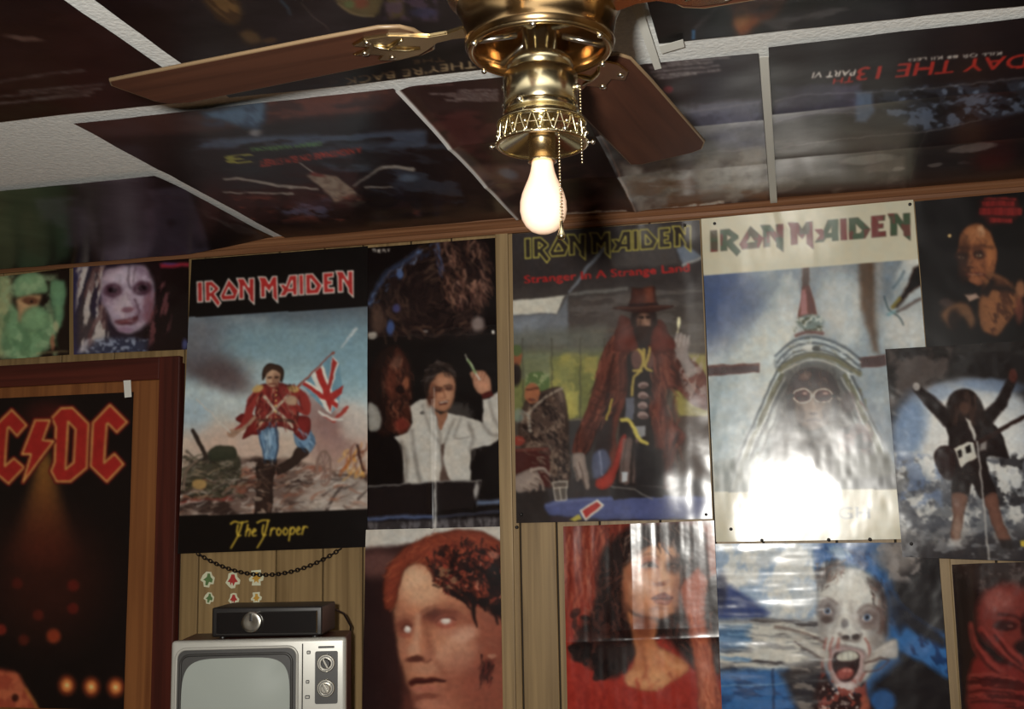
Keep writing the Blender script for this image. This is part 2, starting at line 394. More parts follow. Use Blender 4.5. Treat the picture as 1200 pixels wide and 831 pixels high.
PRINT = 0.92
def tone(cc):
    """ink curve: a little more contrast, a little less saturation"""
    lu = (cc@np.array([.3, .57, .13]))[:, None]; l2 = np.clip((lu-88)*1.07+87, 0, 250)
    return np.clip(l2+(cc-lu)*.88, 0, 255)
def sheet(name, label, quad, paint, plane='wall', lift=0.005, wave=0.004, wl=0.16, m='gloss', gain=1.0, res=1.15, disp=None, group=None, seed=0, parent=None, cat='poster', wob=(1.5, 11.0), grit=(0.09, 4.0)):
    f = on_wall if plane == 'wall' else on_ceil
    K = [f(*q) for q in quad]; nrm = np.array([0, -1.0, 0]) if plane == 'wall' else np.array([0, 0, -1.0])
    q = np.array(quad, float)
    nu = int(max(np.hypot(*(q[1]-q[0])), np.hypot(*(q[2]-q[3])))/res)+2; nv = int(max(np.hypot(*(q[3]-q[0])), np.hypot(*(q[2]-q[1])))/res)+2
    if plane != 'wall': nv = int(abs(q[:, 1].max()-q[:, 1].min())/res)+2
    u = np.linspace(0, 1, nu)[None, :, None]; v = np.linspace(0, 1, nv)[:, None, None]
    P = (K[0]*(1-u)+K[1]*u)*(1-v)+(K[3]*(1-u)+K[2]*u)*v
    X, Y = proj(P)
    c = Canvas(X, Y); c.warp(*wob); paint(c); c.grit(*grit)
    q = np.pad(c.C.reshape(nv, nu, 3), ((1, 1), (1, 1), (0, 0)), 'edge')
    q = (q[:-2]+q[1:-1]*2+q[2:])/4; q = (q[:, :-2]+q[:, 1:-1]*2+q[:, 2:])/4; cc = q.reshape(-1, 3)
    g = gain*PRINT/np.clip(rel_light(P.reshape(-1, 3).mean(0), nrm), 0.5, 1.6)**0.85
    ln = s2l(tone(cc))
    col = np.clip(ln*g, 0.004, 0.86)
    wu = np.linalg.norm(K[1]-K[0]); wv = np.linalg.norm(K[3]-K[0]); su = u[..., 0]*wu; sv = v[..., 0]*wv
    su, sv = np.broadcast_arrays(su, sv)
    d = lift+wave*fbm(su/wl, sv/wl, 3, seed+1.0)
    if disp is not None: d = d+disp(np.broadcast_to(u[..., 0], d.shape), np.broadcast_to(v[..., 0], d.shape), wu, wv)
    P = P+nrm*np.maximum(d, 0.0015)[..., None]
    o0 = P.reshape(-1, 3).mean(0); V = (P-o0).reshape(-1, 3)
    ii = np.arange(nu*nv).reshape(nv, nu)
    F = np.stack([ii[:-1, :-1], ii[1:, :-1], ii[1:, 1:], ii[:-1, 1:]], -1).reshape(-1, 4)
    me = bpy.data.meshes.new(name); me.vertices.add(len(V)); me.vertices.foreach_set('co', V.ravel())
    me.loops.add(F.size); me.loops.foreach_set('vertex_index', F.ravel().astype(np.int32))
    me.polygons.add(len(F)); me.polygons.foreach_set('loop_start', np.arange(0, F.size, 4, dtype=np.int32))
    me.polygons.foreach_set('use_smooth', np.ones(len(F), bool))
    me.update(calc_edges=True)
    at = me.color_attributes.new('print', 'FLOAT_COLOR', 'POINT')
    at.data.foreach_set('color', np.concatenate([col, np.ones((len(V), 1))], 1).ravel().astype(np.float32))
    me.materials.append(M[m])
    o = bpy.data.objects.new(name, me); o.location = o0+EV; link(o, parent)
    if label: tag(o, label, cat, group)
    return o
def pt_on(o_plane, x, y, lift=0.0):
    if o_plane == 'wall': p = on_wall(x, y); p = p+np.array([0, -lift, 0])
    else: p = on_ceil(x, y)+np.array([0, 0, -lift])
    return p+EV

# angular band lettering: contours in a box 100 wide, caps 0..13
LOGO = [
 [[(0, 0), (3.5, 0), (3.5, 13), (0, 13)]],
 [[(5, 0), (9.6, 0), (14, 4.6), (14, 6.2), (11.2, 8.4), (15, 14.3), (13, 17), (8.3, 10.2), (8.3, 13), (5, 13)], [(8.3, 3.2), (10.6, 5.2), (8.3, 7.2)]],
 [[(20.2, -.6), (26.4, 7.4), (24.2, 13), (15.8, 13), (14.5, 10)], [(20.2, 5), (22.6, 9.6), (17.8, 9.6)]],
 [[(25.2, -.6), (30, -.2), (33, 5.5), (33, 0), (36.6, 0), (36.3, 17), (33, 13.4), (33, 11), (29.7, 5), (29.7, 13), (26.5, 13), (26.5, 3)]],
 [[(39, -.6), (44, 0), (46, 4.2), (48.2, 0), (51.2, 0), (51.3, 17), (48.1, 13.2), (48.1, 6.5), (46, 10), (43.5, 6.5), (43.5, 13), (40.3, 13), (40.3, 3)]],
 [[(59, 0), (64, 0), (64, 13), (60.8, 13), (60.8, 10.8), (57.8, 10.8), (56.4, 13), (52.2, 13), (54.8, 8.8), (52.4, 5.2), (55.7, 5.2), (56.6, 6.4)], [(60.8, 3.6), (60.8, 8), (58.6, 8)]],
 [[(65.1, 0), (68.2, 0), (68.2, 13), (65.1, 13)]],
 [[(69.4, 0), (74, 0), (80, 7.8), (77.4, 13), (69.4, 13)], [(72.7, 3.4), (76, 8), (75, 9.7), (72.7, 9.7)]],
 [[(80.6, 0), (87.6, 0), (87.2, 3.2), (84, 3.2), (84, 5), (86.6, 5), (86.4, 7.8), (84, 7.8), (84, 9.8), (87.7, 9.8), (87.7, 13), (80.6, 13)]],
 [[(88.8, -.6), (93.6, -.2), (96.5, 5.5), (96.5, 0), (100, 0), (99.8, 17), (96.5, 13.4), (96.5, 11), (93.3, 5), (93.3, 13), (90, 13), (90, 3)]],
]
def logo(c, p0, p1, h, fill, line=None, lw=1.0, fill2=None):
    """p0,p1 the top corners in the current view, h the cap height"""
    p0 = np.array(p0, float); p1 = np.array(p1, float); ux = (p1-p0)/100; dn = np.array([-ux[1], ux[0]]); dn = dn/np.hypot(*dn)*h/13
    dn = np.array([dn[0]*0.3, dn[1]])
    L = [[[tuple(p0+ux*a+dn*b) for a, b in ct] for ct in g] for g in LOGO]
    wx, wy = c.X, c.Y; c.X, c.Y = c.X0, c.Y0
    if line is not None:
        for g in L: c.p(g, line, 0.6, grow=lw*0.45)
    for k, g in enumerate(L):
        c.p(g, fill if (fill2 is None or k % 2 == 0) else fill2, 0.6, grow=0 if line is None else -lw*0.75)
    c.X, c.Y = wx, wy

# ------------------------------------------------------------------ the printed pictures
def art_battle(c):
    c.warp(0); c.fill((24, 19, 18))
    pic = [(222, 372.5), (432, 360), (432, 597), (209, 605)]
    sky = Canvas(c.X0, c.Y0).warp(1.6, 10)
    sky.lin((320, 362), (320, 600), [(0, (88, 98, 108)), (.18, (112, 138, 150)), (.36, (150, 182, 190)), (.5, (182, 190, 188)), (.66, (196, 176, 158)), (1, (150, 120, 104))])
    sky.n([(215, 370), (320, 370), (320, 480), (212, 480)], (196, 205, 206), 46, .52, .3, .5, (1.6, 1), -12, 2)
    sky.e(246, 430, 44, 20, (78, 62, 64), 12, 1.2, .8); sky.e(268, 446, 30, 14, (92, 72, 72), 20, 1.2, .7); sky.e(236, 398, 30, 24, (104, 104, 112), 0, 1.2, .8)
    sky.e(228, 486, 20, 20, (150, 178, 196), 0, 1.2, .7)
    sky.e(410, 420, 40, 40, (120, 156, 172), 0, 1.2, .7); sky.e(330, 400, 60, 20, (126, 160, 172), 0, 1.2, .6)
    sky.e(392, 512, 34, 34, (150, 112, 104), -30, 1.1, .8); sky.e(378, 490, 16, 34, (140, 104, 100), -38, 1.0, .7)
    sky.e(416, 494, 16, 22, (196, 186, 176), 0, 1, .7); sky.e(280, 520, 50, 22, (196, 164, 146), 0, 1.2, .7)
    sky.l([(401, 407), (408, 400), (418, 386)], (1, 4), (205, 210, 210), 1.2, .7)
    g = [(210, 575), (222, 560), (240, 552), (262, 540), (300, 536), (340, 538), (372, 546), (396, 552), (432, 556), (432, 605), (209, 605)]
    sky.p(g, (112, 88, 78), 3, sm=False)
    sky.n(g, (168, 148, 136), 15, .55, .1, .9, (2.4, 1), -16, 3); sky.n(g, (52, 36, 32), 13, .56, .1, .9, (2.2, 1), 12, 4); sky.n(g, (146, 74, 52), 16, .62, .12, .7, (3, 1), -6, 5)
    sky.p([(345, 590), (372, 566), (404, 560), (430, 564), (432, 598), (360, 600)], (168, 156, 146), 3, .75, True); sky.l([(384, 598), (392, 582), (402, 570)], (5, 2), (66, 52, 48), 1, .8)
    sky.l([(212, 590), (240, 584), (272, 584)], (3, 6), (150, 62, 52), 1.4, .8)
    # fallen man in green with a wheel and a barrel
    sky.p([(214, 566), (224, 545), (240, 536), (262, 530), (280, 534), (284, 552), (276, 572), (262, 584), (236, 584), (218, 580)], (64, 60, 46), 2, .95, True)
    sky.strokes([(214, 532), (288, 530), (288, 584), (214, 584)], [(96, 90, 72), (40, 32, 28), (126, 114, 100), (144, 122, 98), (74, 64, 54), (52, 52, 40)], 170, 12, 2.6, lambda x, y: -20+x % 40, 40, 5, .7, .5, .7)
    sky.l([(216, 572), (220, 552), (232, 540)], 3, (118, 98, 84), 1); sky.e(235, 568, 8, 6, (168, 132, 76), 0, .5)
    sky.l([(228, 505), (243, 535)], 4.5, (56, 44, 38), .8); sky.p([(246, 530), (258, 523), (276, 524), (278, 536), (262, 540), (248, 540)], (56, 58, 44), 1.5, .95, True)
    sky.strokes([(210, 572), (300, 545), (390, 545), (431, 556), (431, 598), (210, 604)], [(172, 156, 142), (60, 44, 40), (128, 106, 94), (146, 92, 68), (92, 72, 64), (190, 176, 164)], 260, 16, 2.8, lambda x, y: -14+12*math.sin(x/9), 28, 8, .6, .4, .8)
    # broken wheel and fire
    for a in range(0, 360, 40): sky.l([(381, 549), (381+7*math.cos(math.radians(a)), 549+19*math.sin(math.radians(a)))], 1.6, (120, 92, 82), .7, .7)
    sky.l([(381+8*math.cos(t/10*math.pi), 549+20*math.sin(t/10*math.pi)) for t in range(-11, 7)], 3, (132, 104, 92), .8)
    sky.strokes([(402, 530), (428, 518), (431, 558), (404, 556)], [(196, 118, 44), (164, 80, 36), (214, 158, 70), (110, 60, 42)], 44, 15, 3, -70, 22, 4, .65, .6, .9)
    sky.l([(419, 522), (427, 552)], 3, (70, 40, 34), .8)
    # soldier in a red coat carrying a flag
    sky.l([(342, 462), (393, 414)], (3, 2.4), (150, 62, 44), .7)
    fl = [(354, 451), (391, 416), (399, 428), (402, 452), (398, 476), (388, 486), (376, 474)]
    sky.p(fl, (104, 146, 166), .8, 1, False)
    sky.p([(366, 440), (380, 428), (392, 466), (389, 486), (383, 482)], (214, 208, 196), .8); sky.p([(355, 451), (360, 446), (398, 470), (396, 480)], (214, 208, 196), .8); sky.p([(392, 417), (398, 427), (388, 460), (383, 456)], (206, 204, 196), .8)
    sky.p([(371, 436), (377, 431), (391, 470), (388, 484)], (176, 44, 40), .8); sky.p([(355, 451), (358, 448), (398, 474), (396, 479)], (176, 44, 40), .8); sky.p([(392, 420), (396, 426), (386, 462), (383, 460)], (164, 46, 42), .8); sky.p([(388, 462), (404, 452), (402, 462), (390, 472)], (170, 46, 42), .8)
    sky.l([(382, 488), (392, 494), (408, 478)], 4, (168, 58, 50), .8); sky.l([(376, 484), (390, 492), (402, 492)], 3, (206, 200, 190), .8)
    sky.p([(303, 502), (324, 499), (328, 520), (325, 541), (312, 543), (306, 522)], (104, 138, 170), 1); sky.e(315, 520, 4, 16, (150, 178, 200), 4, .8, .8)
    sky.p([(346, 508), (362, 501), (371, 518), (362, 532), (350, 524)], (104, 138, 170), 1, 1, True); sky.p([(350, 524), (364, 530), (350, 544), (330, 556), (326, 548), (342, 536)], (58, 42, 36), 1.2, 1, True)
    sky.p([(302, 543), (326, 540), (322, 562), (318, 604), (300, 606), (303, 566)], (54, 38, 33), 1.2, 1, True); sky.dabs([(303, 566), (320, 566), (318, 602), (301, 602)], [(150, 128, 112), (96, 68, 56)], 12, 3, 2, 2, .8)
    sky.p([(304, 490), (286, 486), (278, 492), (290, 500), (285, 515), (296, 510), (306, 508)], (124, 36, 34), 1, 1, True); sky.p([(344, 492), (362, 488), (366, 500), (358, 516), (348, 510)], (128, 38, 36), 1, 1, True)
    sky.p([(303, 455), (318, 449), (336, 450), (347, 457), (351, 478), (347, 503), (326, 500), (305, 503), (301, 478)], (132, 46, 43), 1.2, 1, True, sh=.45)
    sky.dabs([(304, 456), (348, 456), (348, 500), (304, 500)], [(112, 32, 32), (168, 62, 52), (92, 28, 28)], 40, 3.2, 19, 2.8, .6, 70)
    sky.l([(306, 458), (322, 478), (344, 500)], 3.6, (196, 184, 160), .7, .9); sky.l([(344, 458), (326, 478), (306, 498)], 3.2, (186, 172, 146), .7, .9); sky.l([(303, 494), (326, 492), (348, 495)], 4, (70, 48, 40), .8, .9)
    for yy in range(458, 492, 6): sky.e(325, yy, 1.2, 1.2, (206, 176, 96), 0, .5)
    sky.l([(307, 459), (296, 472), (293, 488)], (13, 9), (150, 50, 44), 1, 1, True); sky.l([(300, 462), (290, 476)], 2.4, (96, 30, 30), 1, .7); sky.l([(293, 488), (284, 500), (274, 508)], (8, 5), (150, 50, 44), 1, 1, True)
    sky.l([(344, 458), (358, 468), (360, 482), (346, 476)], (13, 8), (150, 50, 44), 1, 1, True); sky.l([(352, 466), (356, 480)], 2.4, (96, 30, 30), 1, .7); sky.e(304, 456, 7, 4, (196, 160, 88), -20, .5, .9); sky.e(345, 456, 7, 4, (196, 160, 88), 20, .5, .9)
    sky.p([(309, 446), (309, 434), (316, 427), (326, 427), (333, 434), (332, 448), (324, 440), (314, 440)], (58, 40, 32), .9, 1, True)
    sky.e(321, 443, 8.2, 10.5, (184, 144, 114), 4, .3); sky.e(325, 446, 4.5, 8, (140, 98, 76), 0, .7, .8); sky.p([(310, 440), (311, 431), (320, 428), (330, 431), (331, 440), (321, 434)], (66, 46, 36), .8)
    sky.l([(316, 442), (319, 442)], 1.8, (58, 36, 30), .6); sky.l([(324, 442), (327, 442)], 1.8, (58, 36, 30), .6); sky.l([(321, 443), (321, 447)], 1.6, (150, 106, 82), .6, .9); sky.l([(317, 450), (325, 450)], 1.6, (110, 58, 48), .6)
    sky.strokes([(301, 452), (350, 452), (351, 503), (302, 503)], [(96, 32, 31), (170, 78, 64), (120, 40, 37), (186, 150, 118), (64, 30, 28)], 110, 9, 1.8, lambda x, y: 70 if x > 326 else 110, 30, 12, .6, .5, .6); sky.strokes([(304, 500), (328, 500), (326, 542), (312, 543)], [(70, 98, 128), (150, 178, 198), (52, 76, 104)], 40, 13, 1.8, 86, 12, 5, .6, .3, .6); sky.strokes([(346, 505), (366, 501), (370, 520), (360, 532)], [(70, 98, 128), (150, 178, 198), (52, 76, 104)], 24, 10, 1.8, 60, 16, 6, .6, .3, .6); sky.strokes([(302, 543), (326, 541), (319, 604), (300, 606)], [(96, 72, 60), (30, 22, 21), (132, 108, 94), (70, 50, 42)], 50, 10, 2, 20, 40, 7, .6, .4, .6)
    sky.l([(325, 500), (327, 522), (324, 541)], 2.4, (44, 60, 84), .9, .8); sky.l([(304, 504), (308, 524), (312, 542)], 2.0, (50, 66, 90), .9, .7)
    sky.e(343, 470, 7, 6, (176, 140, 112), 0, .5); sky.e(273, 508, 6, 5, (168, 130, 108), 0, .5); sky.l([(300, 490), (286, 502), (272, 509)], 4, (160, 124, 100), .9); sky.l([(270, 507), (252, 488), (232, 468)], (2, 1.2), (196, 190, 180), .6)
    i = np.nonzero(c._sdf(np.arange(c.X.size), [np.array(pic)]) < 0)[0]; c.C[i] = sky.C[i]
    logo(c, (232.5, 331), (415, 318), 24, (180, 42, 40), (212, 202, 192), 1.25)
    c.tr(200, 470, 4.375); y = (208, 172, 46)
    for st in ([(315, 630), (335, 618), (362, 624), (402, 617)], [(374, 622), (362, 662), (348, 698), (316, 754)], [(352, 636), (346, 668), (352, 690), (366, 688)], [(402, 634), (390, 692)], [(394, 668), (408, 656), (414, 664), (408, 692)], [(426, 676), (442, 664), (436, 656), (424, 672), (428, 690), (444, 688)],
               [(450, 624), (476, 612), (512, 612)], [(506, 614), (494, 662), (480, 702), (450, 752)], [(482, 636), (476, 664), (480, 688), (494, 686)], [(524, 654), (516, 690)], [(520, 664), (534, 652), (544, 656)],
               [(560, 652), (550, 668), (554, 686), (566, 684), (572, 666), (560, 652)], [(594, 650), (584, 666), (588, 684), (600, 682), (606, 664), (594, 650)], [(622, 650), (612, 716)], [(618, 660), (634, 648), (642, 662), (632, 682), (618, 680)],
               [(654, 668), (668, 656), (662, 646), (652, 662), (656, 682), (670, 680)], [(688, 644), (680, 684)], [(684, 656), (696, 644), (708, 648)]):
        c.l(st, (9, 7), y, .7, 1, True)
    c.tr(0, 0, 1)

def art_surgery(c):
    c.fill((26, 19, 18)); c.tr(420, 270, 4.617)
    # dark shaggy mass with a blue rim of light
    c.p([(50, 560), (60, 400), (130, 270), (230, 180), (330, 110), (420, 50), (560, 40), (700, 60), (730, 200), (720, 330), (690, 440), (690, 540), (600, 580), (300, 590)], (40, 28, 27), 8, 1, True)
    bs = [(50, 560), (60, 400), (130, 270), (230, 180), (330, 110), (420, 50), (560, 40), (700, 60), (730, 200), (720, 330), (690, 440), (690, 540), (600, 580), (300, 590)]
    fa = lambda x, y: math.degrees(math.atan2(y-360, x-420))+90
    c.strokes(bs, [(72, 50, 42), (32, 23, 23), (96, 68, 54), (54, 38, 34), (26, 19, 19)], 420, 70, 13, fa, 30, 4, .6, .5, 1.2); c.strokes([(400, 60), (700, 60), (726, 300), (690, 430), (480, 420), (440, 240)], [(136, 90, 70), (92, 58, 47), (40, 26, 25), (164, 114, 92), (60, 38, 34)], 220, 60, 12, lambda x, y: 80+20*math.sin(x/30), 25, 9, .6, .5, 1.1); c.strokes([(520, 300), (700, 280), (700, 430), (540, 430)], [(176, 126, 106), (120, 78, 64), (60, 38, 34)], 60, 50, 12, 70, 30, 29, .6, .5, 1.2)
    c.l([(62, 404), (100, 320), (160, 230), (240, 180), (330, 122)], (10, 18), (72, 98, 150), 4, .7, True); c.strokes([(56, 420), (100, 310), (230, 176), (400, 70), (450, 110), (330, 180), (230, 250), (120, 380)], [(92, 120, 172), (58, 76, 120), (118, 142, 186), (44, 54, 84)], 130, 34, 9, lambda x, y: -48, 25, 6, .6, .4, 1); c.strokes([(400, 80), (450, 90), (480, 250), (440, 230)], [(76, 92, 138), (56, 64, 98)], 40, 44, 9, 70, 15, 8, .6, .4, 1)
    c.e(226, 240, 18, 26, (84, 112, 170), 0, .9, .8); c.e(176, 530, 20, 40, (70, 98, 168), 0, .9, .8); c.e(210, 425, 22, 20, (74, 74, 130), 0, .9, .8)
    c.e(650, 510, 34, 40, (150, 132, 126), 0, .9, .8); c.e(110, 490, 34, 70, (92, 66, 54), 0, 1, .8); c.e(78, 570, 26, 22, (168, 160, 150), 0, .7, .9); c.e(735, 550, 9, 9, (226, 222, 214), 0, .6); c.e(366, 550, 16, 7, (150, 140, 136), 0, .7, .7)
    c.text('THE FLY', (78, 122), (174, 119), 17, (176, 168, 160), .3)
    c.l([(45, 578), (770, 560)], 3, (70, 58, 54), .8, .6)
    # dark second head
    c.tr(420, 440, 4.156)
    c.p([(60, 120), (70, -20), (120, -120), (190, -140), (240, -90), (262, 0), (264, 120), (262, 230), (230, 295), (170, 280), (120, 290), (80, 240)], (72, 36, 27), 4, 1, True)
    c.strokes([(80, 200), (90, -60), (180, -120), (262, 0), (262, 230), (200, 290)], [(128, 68, 48), (92, 48, 36), (40, 25, 23), (150, 88, 64), (30, 20, 19)], 200, 40, 10, lambda x, y: 80, 35, 5, .6, .6, 1); c.p([(60, 220), (66, -20), (110, -120), (170, -130), (130, -20), (140, 120), (150, 280)], (28, 19, 18), 8, .85, True)
    c.e(208, 70, 26, 22, (36, 20, 18), 0, .7, .9); c.e(236, 40, 16, 30, (170, 96, 62), 0, .9, .7); c.e(190, -60, 24, 36, (122, 84, 68), 30, 1, .6); c.e(214, 240, 34, 34, (142, 52, 40), 0, .9, .7); c.e(160, 40, 24, 60, (110, 52, 36), 0, 1, .6)
    # man in a white coat
    ct = (186, 180, 170)
    c.p([(256, 150), (300, 122), (332, 118), (360, 150), (400, 262), (436, 182), (500, 196), (548, 208), (606, 232), (612, 170), (606, 120), (640, 112), (690, 78), (712, 180), (712, 300), (640, 340), (552, 364), (548, 522), (228, 528), (216, 340), (176, 300), (240, 280), (268, 230)], ct, 1.4)
    c.p([(50, 140), (90, 150), (112, 200), (108, 262), (60, 274), (48, 240)], (150, 146, 138), 2, 1, True)
    for q, w in (([(262, 270), (280, 400), (310, 520)], 18), ([(540, 230), (560, 300), (552, 360)], 16), ([(470, 215), (440, 290), (425, 330)], 10), ([(500, 210), (470, 300)], 8), ([(606, 232), (640, 280), (700, 300)], 12), ([(640, 130), (660, 200), (690, 260)], 10), ([(215, 330), (240, 430), (232, 520)], 22), ([(360, 150), (385, 230), (402, 320), (410, 420), (440, 520)], 14), ([(320, 150), (350, 260), (395, 330)], 7)):
        c.l(q, w, (116, 108, 101), 2.4, .75, True)
    c.p([(404, 340), (424, 330), (416, 420), (452, 522), (398, 522), (408, 440)], (84, 62, 54), 1.4, .9); c.l([(470, 312), (540, 302)], 3, (110, 100, 94), .8); c.e(316, 186, 12, 8, (86, 80, 78), 0, .6); c.n([(256, 150), (700, 120), (640, 340), (548, 520), (230, 526)], (206, 202, 194), 60, .55, .2, .2, (1, 1.6), 10, 7)
    c.p([(372, 170), (400, 190), (440, 178), (432, 210), (408, 262), (398, 262)], (150, 98, 72), 1.4)
    c.p([(333, 40), (370, 0), (440, -20), (476, 10), (476, 90), (456, 148), (424, 178), (384, 170), (352, 130)], (168, 112, 82), 2, 1, True)
    c.e(360, 80, 26, 70, (112, 66, 48), 8, .9, .8); c.e(430, 90, 26, 50, (192, 136, 102), 0, 1, .7); c.e(408, 30, 40, 18, (186, 130, 98), 0, 1, .7)
    c.p([(316, 60), (318, 0), (350, -50), (410, -66), (460, -50), (482, 0), (480, 40), (462, 6), (420, -18), (380, 0), (352, 40), (344, 100), (330, 100)], (46, 34, 30), 2, 1, True); c.strokes([(316, 60), (330, -30), (400, -66), (476, -30), (470, 10), (400, -10), (350, 40)], [(92, 80, 76), (30, 22, 21), (66, 52, 47)], 90, 46, 6, lambda x, y: -30 if x < 390 else 30, 25, 6, .6, .4); c.e(352, 120, 14, 30, (92, 54, 42), 0, 1, .7)
    c.e(390, 70, 26, 14, (104, 62, 48), 0, 1, .9); c.e(444, 64, 24, 13, (112, 68, 52), 0, 1, .9)
    for x, y in ((390, 72), (442, 64)): c.l([(x-22, y-10), (x, y-15), (x+18, y-11)], (7, 5), (60, 38, 30), 1.3, .8, True); c.l([(x-12, y+2), (x+12, y)], 5, (52, 34, 28), 1.1, .85)
    c.l([(416, 70), (424, 108), (408, 112)], 5, (126, 74, 54), 1.2, .8); c.p([(392, 130), (440, 122), (436, 140), (400, 148)], (92, 44, 34), 1); c.l([(400, 134), (434, 129)], 6, (206, 192, 172), .8)
    c.p([(556, 20), (546, -14), (584, -24), (622, -16), (646, 30), (650, 84), (606, 96), (570, 66)], (188, 130, 100), 1.6, 1, True)
    for k in range(4): c.l([(560+16*k, 26), (572+18*k, -18)], 4, (120, 70, 52), 1, .7)
    c.p([(598, 92), (652, 74), (662, 100), (606, 118)], (86, 32, 28), 1.2); c.l([(536, -76), (575, -14)], 15, (132, 156, 104), 1, .95); c.l([(534, -78), (528, -98)], 5, (190, 190, 176), .8); c.l([(548, -66), (568, -34)], 4, (206, 216, 186), .8, .8); c.l([(578, -6), (592, 20)], 8, (206, 200, 190), .8)
    # dark tray
    c.p([(46, 545), (380, 520), (604, 508), (586, 604), (560, 640), (200, 690), (46, 690)], (36, 28, 28), 2); c.l([(46, 540), (380, 520), (600, 512)], 5, (150, 146, 142), 1, .9); c.e(578, 560, 12, 40, (176, 172, 168), 8, .9, .8); c.l([(600, 520), (580, 640)], 3, (100, 92, 90), 1, .7)
    c.l([(46, 700), (220, 690), (360, 688)], 14, (92, 112, 162), 2, .9); c.l([(590, 622), (712, 614)], 20, (112, 132, 170), 2, .8); c.l([(390, 690), (712, 660)], 10, (78, 86, 112), 2, .7)
    c.p([(46, 715), (712, 690), (712, 745), (46, 755)], (58, 52, 54), 2); c.n([(46, 715), (712, 690), (712, 745), (46, 755)], (112, 108, 112), 20, .55, .1, .7, (1, 3), 0, 3)
    c.l([(372, 60), (378, 300), (379, 520), (376, 750)], (2, 9), (222, 220, 214), .7, .85); c.tr(0, 0, 1)

